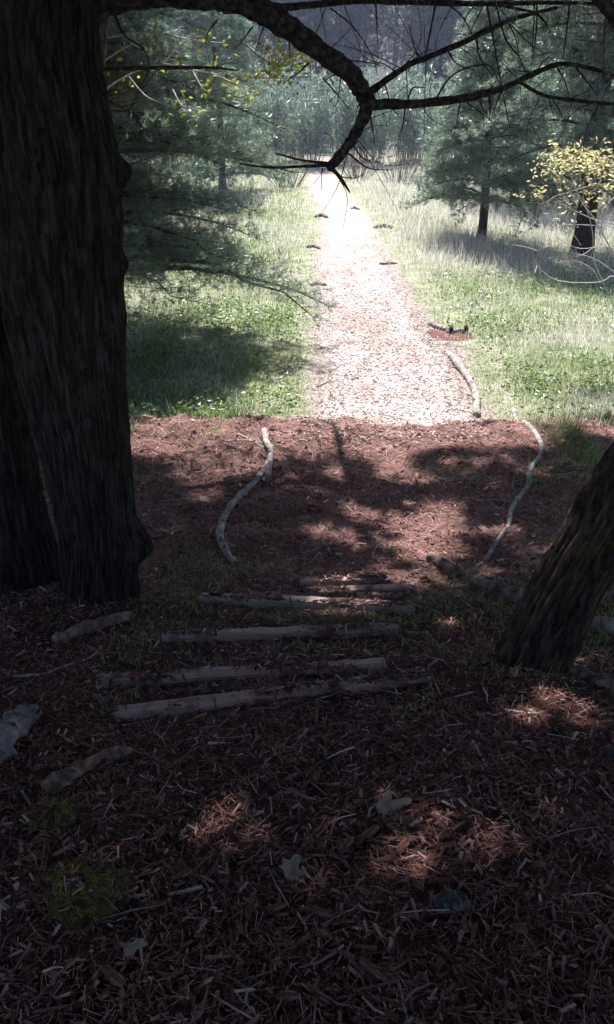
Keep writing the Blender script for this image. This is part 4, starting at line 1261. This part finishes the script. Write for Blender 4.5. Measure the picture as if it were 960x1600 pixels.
# bare dirt patch: darker reddish soil of the trail edge
def mound(name, label, px_, py_, rx, ry, h, mat, cat, seed=0, n=22, m=9, rough=.25, kind=None):
    g = G(px_, py_)
    rr = np.linspace(0, 1, m); th = np.linspace(0, 6.283, n, endpoint=False)
    V = []
    for r_ in rr:
        for t in th:
            k_ = 1 + rough * 2 * (fbm(np.array([math.cos(t) * 1.5 + seed]), np.array([math.sin(t) * 1.5]), 81)[0] - .5)
            x = g[0] + rx * r_ * k_ * math.cos(t); y = g[1] + ry * r_ * k_ * math.sin(t)
            z = float(H(x, y)) + h * (1 - r_ ** 2) * (1 + rough * 3 * (float(fbm(np.array([x * 14]), np.array([y * 14]), 82)[0]) - .5)) - (.012 if r_ == 1 else -.004)
            V.append([x, y, z])
    i = np.arange(m - 1)[:, None] * n; j = np.arange(n)[None]; k = (j + 1) % n
    Q = np.stack([i + j, i + k, i + n + k, i + n + j], -1).reshape(-1, 4)
    V = np.array(V)
    o = mesh_obj(name, V - g, Q, mat, smooth=True)
    o.location = g
    return tag(o, label, cat, None, kind), V
M['dirt'] = bark_mat('dirt_red', (0.06, 0.022, 0.02), (0.11, 0.045, 0.04), (0.18, 0.08, 0.07), 30, stretch=None, bump=.7, dist=.02)
mound('dirt_patch', 'patch of bare dark red dirt under the short logs', 702, 523, .34, .42, .02, M['dirt'], 'dirt', 3)
for i, (pts, r_, lab) in enumerate([([(584, 357), (599, 355), (614, 358)], .065, 'small dark log on the far trail edge below the straw grass'),
                                    ([(478, 388), (490, 386), (502, 390)], .05, 'small dark log on the far trail edge below the grey-green pine'),
                                    ([(491, 340), (502, 338), (513, 341)], .065, 'small dark log farthest up the trail'),
                                    ([(484, 447), (496, 445), (512, 447)], .04, 'thin weathered log at the trail edge beside the lowest pine boughs'),
                                    ([(592, 414), (606, 413), (622, 412)], .035, 'thin dark stick crossing the trail edge near the straw grass'),
                                    ([(548, 327), (555, 326), (562, 328)], .05, 'small dark log beside the far bend of the trail')]):
    stick('edge_log', lab, pts, r_, r_ * .8, M['log'] if i < 3 else M['stick_brown'], 'log', seed=20 + i, n=18, wob=.4, knob=.5, round_ends=True)
stick('rotten_log', 'broken grey log lying in the grass between the boards and the leaning tree', [(672, 876), (690, 886), (714, 900)], .045, .04, M['log'], 'log', seed=31, n=16)
stick('rotten_log', 'mossy grey log half sunk in the grass, touching the leaning tree', [(745, 916), (775, 928), (808, 940)], .045, .05, M['log'], 'log', seed=32, n=16)
stick('rotten_log', 'pale weathered log poking out from behind the leaning tree', [(905, 980), (935, 984), (975, 992)], .04, .05, M['stick'], 'log', seed=33, n=16)
stick('rotten_log', 'brown log lying at the foot of the double trunk', [(88, 1006), (120, 994), (160, 980), (205, 966)], .036, .030, M['stick_brown'], 'log', seed=34, n=22)
stick('rotten_log', 'split brown log in the mulch below the lowest board', [(78, 1240), (110, 1218), (150, 1195), (205, 1178)], .030, .018, M['stick_brown'], 'log', seed=35, n=24, wob=.4)
stick('rotten_log', 'decayed log crumbling beside the leaning tree foot', [(880, 1052), (915, 1064), (965, 1085)], .03, .035, M['log'], 'log', seed=36, n=18, wob=.35)
SM = [([(355, 838), (400, 845), (448, 852)], .007, 'thin brown stick across the terrace beside the curved border stick', 'stick_brown'),
      ([(790, 1113), (820, 1116), (848, 1117)], .007, 'pale straight stick in front of the leaning tree', 'pale_twig'),
      ([(738, 1157), (750, 1180), (764, 1204)], .005, 'pale slanting stick in the mulch below the leaning tree', 'pale_twig'),
      ([(898, 1258), (928, 1288), (962, 1322)], .006, 'dark slanting stick at the lower picture edge beyond the leaning tree', 'stick'),
      ([(20, 1060), (80, 1052), (140, 1030), (160, 1010)], .006, 'long bent twig lying below the brown log', 'pale_twig'),
      ([(18, 1188), (30, 1230), (58, 1272)], .006, 'bent grey twig leaning on the mossy bank', 'stick'),
      ([(352, 690), (385, 688), (412, 692)], .006, 'pale straight twig lying against the forked stick', 'pale_twig'),
      ([(372, 678), (395, 690), (412, 700)], .006, 'slanting pale twig lying against the forked stick', 'pale_twig'),
      ([(350, 748), (375, 742), (402, 737)], .008, 'short pale stick in the sunny needles beside the curved border stick', 'stick'),
      ([(430, 687), (460, 686), (505, 688)], .007, 'brown stick lying between the forked stick and the trail', 'stick_brown'),
      ([(420, 672), (440, 674), (470, 672)], .010, 'crooked stick at the lip of the terrace behind the forked stick', 'stick_brown'),
      ([(526, 775), (540, 790), (556, 806)], .006, 'thin twig lying in the tree shadow of the terrace', 'stick'),
      ([(604, 750), (618, 765), (640, 778)], .005, 'thin pale twig on the red needles of the terrace', 'stick'),
      ([(495, 605), (520, 597), (545, 598)], .010, 'brown stick lying across the sunlit trail', 'stick_brown'),
      ([(840, 640), (865, 630), (888, 615)], .008, 'dark twig in the green grass by the terrace lip', 'stick_brown'),
      ([(716, 1515), (740, 1545), (762, 1572)], .0035, 'thin curved twig at the bottom of the picture', 'pale_twig'),
      ([(500, 1540), (530, 1562), (562, 1588)], .0035, 'thin straight twig at the bottom of the picture', 'stick'),
      ([(690, 1160), (712, 1170), (740, 1178)], .004, 'small pale twig on the dark mulch', 'stick'),
      ([(240, 842), (262, 836), (282, 828)], .007, 'short brown stick beside the burl of the double trunk', 'stick_brown'),
      ([(225, 885), (232, 893), (240, 900)], .010, 'root tip curling from the double trunk', 'stick_brown')]
for i, (pts, r_, lab, mt) in enumerate(SM):
    stick('twig' if r_ < .0065 else 'small_stick', lab, pts, r_, r_ * .6, M[mt], 'twig' if r_ < .0065 else 'stick', seed=60 + i, n=16, sides=6)

# bark slabs lying on the mulch: pieces large enough to pick out
M['bark_flake'] = bark_mat('bark_flake', (0.04, 0.018, 0.015), (0.13, 0.060, 0.050), (0.27, 0.15, 0.125), 45, stretch=(.3, 2, 1), bump=.7, dist=.006)
BS = [(572, 1195, .05, .016, 95), (495, 1222, .07, .02, 80), (330, 1192, .05, .02, 20), (575, 1310, .10, .03, 40), (630, 1330, .07, .03, 50), (600, 1352, .08, .02, 10), (430, 1425, .07, .022, 5), (395, 1425, .05, .02, 60),
      (500, 1432, .10, .03, -25), (655, 1390, .05, .02, -55), (585, 1525, .09, .03, -35), (450, 1565, .06, .03, 0), (250, 1310, .04, .02, 70), (180, 1535, .09, .03, -40), (660, 1155, .04, .02, 50), (230, 1420, .06, .02, 10),
      (540, 1330, .09, .03, 60), (690, 1330, .07, .012, 10), (720, 1352, .06, .012, 5), (880, 1240, .05, .02, 30), (810, 1460, .05, .02, -30), (380, 1250, .06, .02, 15), (285, 1375, .07, .02, 40), (345, 1310, .06, .02, 70)]
for i, (a, b, L_, W_, ang) in enumerate(BS):
    g = G(a, b)
    n = 9; u = np.linspace(-.5, .5, n); m = 5; v = np.linspace(-.5, .5, m)
    rs = np.random.default_rng(900 + i)
    wd = W_ * (1 - .5 * np.abs(u * 2) ** 2.5) * rs.uniform(.8, 1.2, n)
    top = np.array([[uu * L_ + rs.normal(0, .02) * L_, vv * wd[q], .012 - vv * vv * W_ * .8 + rs.normal(0, .0012)] for q, uu in enumerate(u) for vv in v])
    bot = top.copy(); bot[:, 2] -= .006
    V = np.vstack([top, bot]); K = n * m
    ii = (np.arange(n - 1)[:, None] * m + np.arange(m - 1)[None]).ravel()
    Q = np.concatenate([np.stack([ii, ii + m, ii + m + 1, ii + 1], 1), np.stack([ii + K, ii + 1 + K, ii + m + 1 + K, ii + m + K], 1)])
    ring = [q for q in range(m)] + [m * q + m - 1 for q in range(1, n)] + [(n - 1) * m + q for q in range(m - 2, -1, -1)] + [m * q for q in range(n - 2, 0, -1)]
    Q = np.vstack([Q, [[ring[q], ring[(q + 1) % len(ring)], ring[(q + 1) % len(ring)] + K, ring[q] + K] for q in range(len(ring))]])
    V = V * .8
    o = mesh_obj('bark_piece', V, Q, M['bark_flake'], smooth=False)
    o.location = g + [0, 0, .012]; o.rotation_euler = (rs.normal(.0, .15), rs.normal(0, .15), math.radians(ang))
    tag(o, 'curled flake of reddish brown bark lying loose on the mulch', 'bark', 'bark flakes on the mulch')

# dead leaves
def leaf_obj(label, px_, py_, size, ang, seed):
    g = G(px_, py_)
    rs = np.random.default_rng(seed)
    # lobed outline
    th = np.linspace(0, 2 * math.pi, 40, endpoint=False)
    lobes = np.array([0.0, 1.0, 1.75, 2.7, 3.5, 4.3, 5.1]) + rs.normal(0, .12, 7)
    lens = np.array([1.0, .72, .5, .3, .42, .8, .62]) * rs.uniform(.85, 1.15, 7)
    r_ = np.zeros(40) + .34
    for lo_, le_ in zip(lobes, lens):
        dd = np.abs((th - lo_ + math.pi) % (2 * math.pi) - math.pi)
        r_ = np.maximum(r_, le_ * np.clip(1 - dd / .62, 0, 1) ** .55)
    r_ = size * .72 * r_ * rs.uniform(.9, 1.06, 40)
    rings = [0.0, .25, .5, .75, 1.0]
    V = []
    for q in rings:
        for t, rr in zip(th, r_):
            x_, y_ = rr * q * math.cos(t), rr * q * math.sin(t) * .9
            V.append([x_, y_, .014 + .32 * size * (float(fbm(np.array([x_ / size * 3 + seed * 7]), np.array([y_ / size * 3]), 98)[0]) - .35)])
    i = np.arange(len(rings) - 1)[:, None] * 40; j = np.arange(40)[None]; k = (j + 1) % 40
    Q = np.stack([i + j, i + k, i + 40 + k, i + 40 + j], -1).reshape(-1, 4)
    o = mesh_obj('dead_leaf', np.array(V), Q, M['dead_leaf'], smooth=True)
    o.location = g + [0, 0, .008]; o.rotation_euler = (.25, .1, math.radians(ang))
    sol = o.modifiers.new('thick', 'SOLIDIFY'); sol.thickness = .001
    tag(o, label, 'leaf')
leaf_obj('large pale dead leaf lying on the mulch below the boards', 602, 1268, .125, 20, 1)
leaf_obj('curled grey dead leaf in the dark mulch', 452, 1372, .10, 70, 2)
leaf_obj('small dead leaf half hidden beside the bottom bark flakes', 205, 1490, .06, 10, 3)
for i, (a, b, s_, lab) in enumerate([(705, 1418, .044, 'dark grey stone lying in the shaded mulch'), (985 - 30, 1185, .035, 'small pale stone in the sun fleck at the picture edge'), (171, 1356, .018, 'tiny whitish pebble beside the moss clump')]):
    g = G(a, b)
    th, ph_ = np.meshgrid(np.linspace(0, 6.283, 16, endpoint=False), np.linspace(0.02, math.pi - .02, 9))
    nn = 1 + .35 * (fbm(np.cos(th) * np.sin(ph_) * 2 + i * 5, np.sin(th) * np.sin(ph_) * 2 + np.cos(ph_) * 2, 91) - .5)
    V = np.stack([np.cos(th) * np.sin(ph_) * s_ * nn, np.sin(th) * np.sin(ph_) * s_ * .75 * nn, np.cos(ph_) * s_ * .5 * nn], -1).reshape(-1, 3)
    q = np.arange(8)[:, None] * 16; j = np.arange(16)[None]; k = (j + 1) % 16
    o = mesh_obj('stone', V, np.stack([q + j, q + 16 + j, q + 16 + k, q + k], -1).reshape(-1, 4), M['stone'], smooth=True)
    o.location = g + [0, 0, s_ * .25]
    tag(o, lab, 'stone')

# moss clumps
DEB = []
M['moss_bed'] = bark_mat('moss_bed', (0.04, 0.022, 0.016), (0.075, 0.06, 0.022), (0.12, 0.115, 0.034), 40, stretch=None, bump=.8, dist=.01)
for i, (a, b, rx, ry, h, lab) in enumerate([(128, 1412, .095, .11, .045, 'round bright green moss clump in the lower mulch'), (75, 1282, .07, .06, .03, 'yellowish moss tuft on the bank under the split log'), (772, 1032, .05, .05, .03, 'yellow moss growing at the foot of the leaning tree')]):
    root = empty('moss_clump', G(a, b), lab, 'moss')
    o, V = mound('cushion', None, a, b, rx, ry, h, M['moss_bed'], None, seed=i * 3, rough=.8)
    o.location = (0, 0, 0); o.parent = root
    nb = 2600 if i == 0 else 600
    tri = V[rng.integers(0, len(V) - 24, nb)] + rng.normal(0, .018, (nb, 3)) * [1, 1, .2]
    kk = fbm(tri[:, 0] * 30, tri[:, 1] * 30, 83) > .38
    tri = tri[kk]; nb = len(tri)
    Vb, Qb, Tb = blades(tri - np.array(root.location), rng.uniform(.004, .014, nb), .0020, 1.3)
    mesh_obj('foliage', Vb, [Qb, Tb], M['moss'], root)
    DEB.append(V[rng.integers(0, len(V), 70 if i == 0 else 40)] + rng.normal(0, .012, (70 if i == 0 else 40, 3)) * [1, 1, .1] + [0, 0, .012])

DP = np.concatenate(DEB)
V, Q = chips(DP, rng.uniform(.012, .045, len(DP)), rng.uniform(.002, .008, len(DP)), rng.uniform(.0015, .005, len(DP)), .3)
tag(mesh_obj('mulch', V, Q, M['mulch']), 'bark shreds caught on the moss clumps', 'mulch', kind='stuff')
# weathered chunk of a broken log at the left edge
stick('broken_log', 'jagged grey chunk of rotten log at the picture edge below the double trunk', [(-45, 1215), (-10, 1180), (20, 1150), (46, 1118)], .075, .038, M['stump'], 'log', seed=41, n=26, sides=18, wob=.55, knob=.25)

# small pale twigs and straws littering terrace and slope
n = 900
y = np.concatenate([rng.uniform(4.0, 7.7, 520), rng.uniform(.7, 4.0, 380)]); x = rng.uniform(-1, 1, n) * (0.7 + .46 * y)
P = on_ground(x, y, .014)
az = rng.uniform(0, 6.283, n); Ln = rng.uniform(.05, .22, n) * np.where(y > 4, 1.2, .7)
mb = MB()
for q in range(n):
    d_ = np.array([math.cos(az[q]), math.sin(az[q]), 0]) * Ln[q] / 2
    bend = np.array([-d_[1], d_[0], 0]) * rng.normal(0, .25)
    C_ = np.array([P[q] - d_, P[q] + bend, P[q] + d_])
    C_[:, 2] = H(C_[:, 0], C_[:, 1]) + .008 + rng.uniform(0, .012)
    V, Q = tube(C_, np.array([1, .85, .5]) * rng.uniform(.0015, .0038), 4, cap=False); mb.addq(V, Q, 0)
M['litter_twig'] = island_mat('litter_twigs', [(0.0, (0.09, 0.06, 0.05)), (0.6, (0.22, 0.16, 0.14)), (1.0, (0.48, 0.40, 0.37))], 0.8, 0, 0.3)
tag(mb.build('twig_litter', [M['litter_twig']]), 'small broken twigs littering the terrace and slope', 'twigs', kind='stuff')

# thin pale air over the meadow and the far wood
HAZE = 0.0012
if HAZE:
    hx, hy0, hy1, hz0, hz1 = 420, -45, 410, -8, 66
    V = np.array([[-hx, hy0, hz0], [hx, hy0, hz0], [hx, hy1, hz0], [-hx, hy1, hz0], [-hx, hy0, hz1], [hx, hy0, hz1], [hx, hy1, hz1], [-hx, hy1, hz1]], float)
    Q = np.array([[0, 3, 2, 1], [4, 5, 6, 7], [0, 1, 5, 4], [1, 2, 6, 5], [2, 3, 7, 6], [3, 0, 4, 7]])
    hm = bpy.data.materials.new('haze_air'); hm.use_nodes = True
    for n_ in list(hm.node_tree.nodes):
        if n_.type != 'OUTPUT_MATERIAL': hm.node_tree.nodes.remove(n_)
    pv = hm.node_tree.nodes.new('ShaderNodeVolumePrincipled')
    pv.inputs['Color'].default_value = (0.66, 0.74, 1.0, 1)
    pv.inputs['Density'].default_value = HAZE
    hm.node_tree.links.new(pv.outputs[0], hm.node_tree.nodes['Material Output'].inputs['Volume'])
    tag(mesh_obj('haze', V, Q, hm), 'thin bluish air before the far wood', 'haze', kind='stuff')
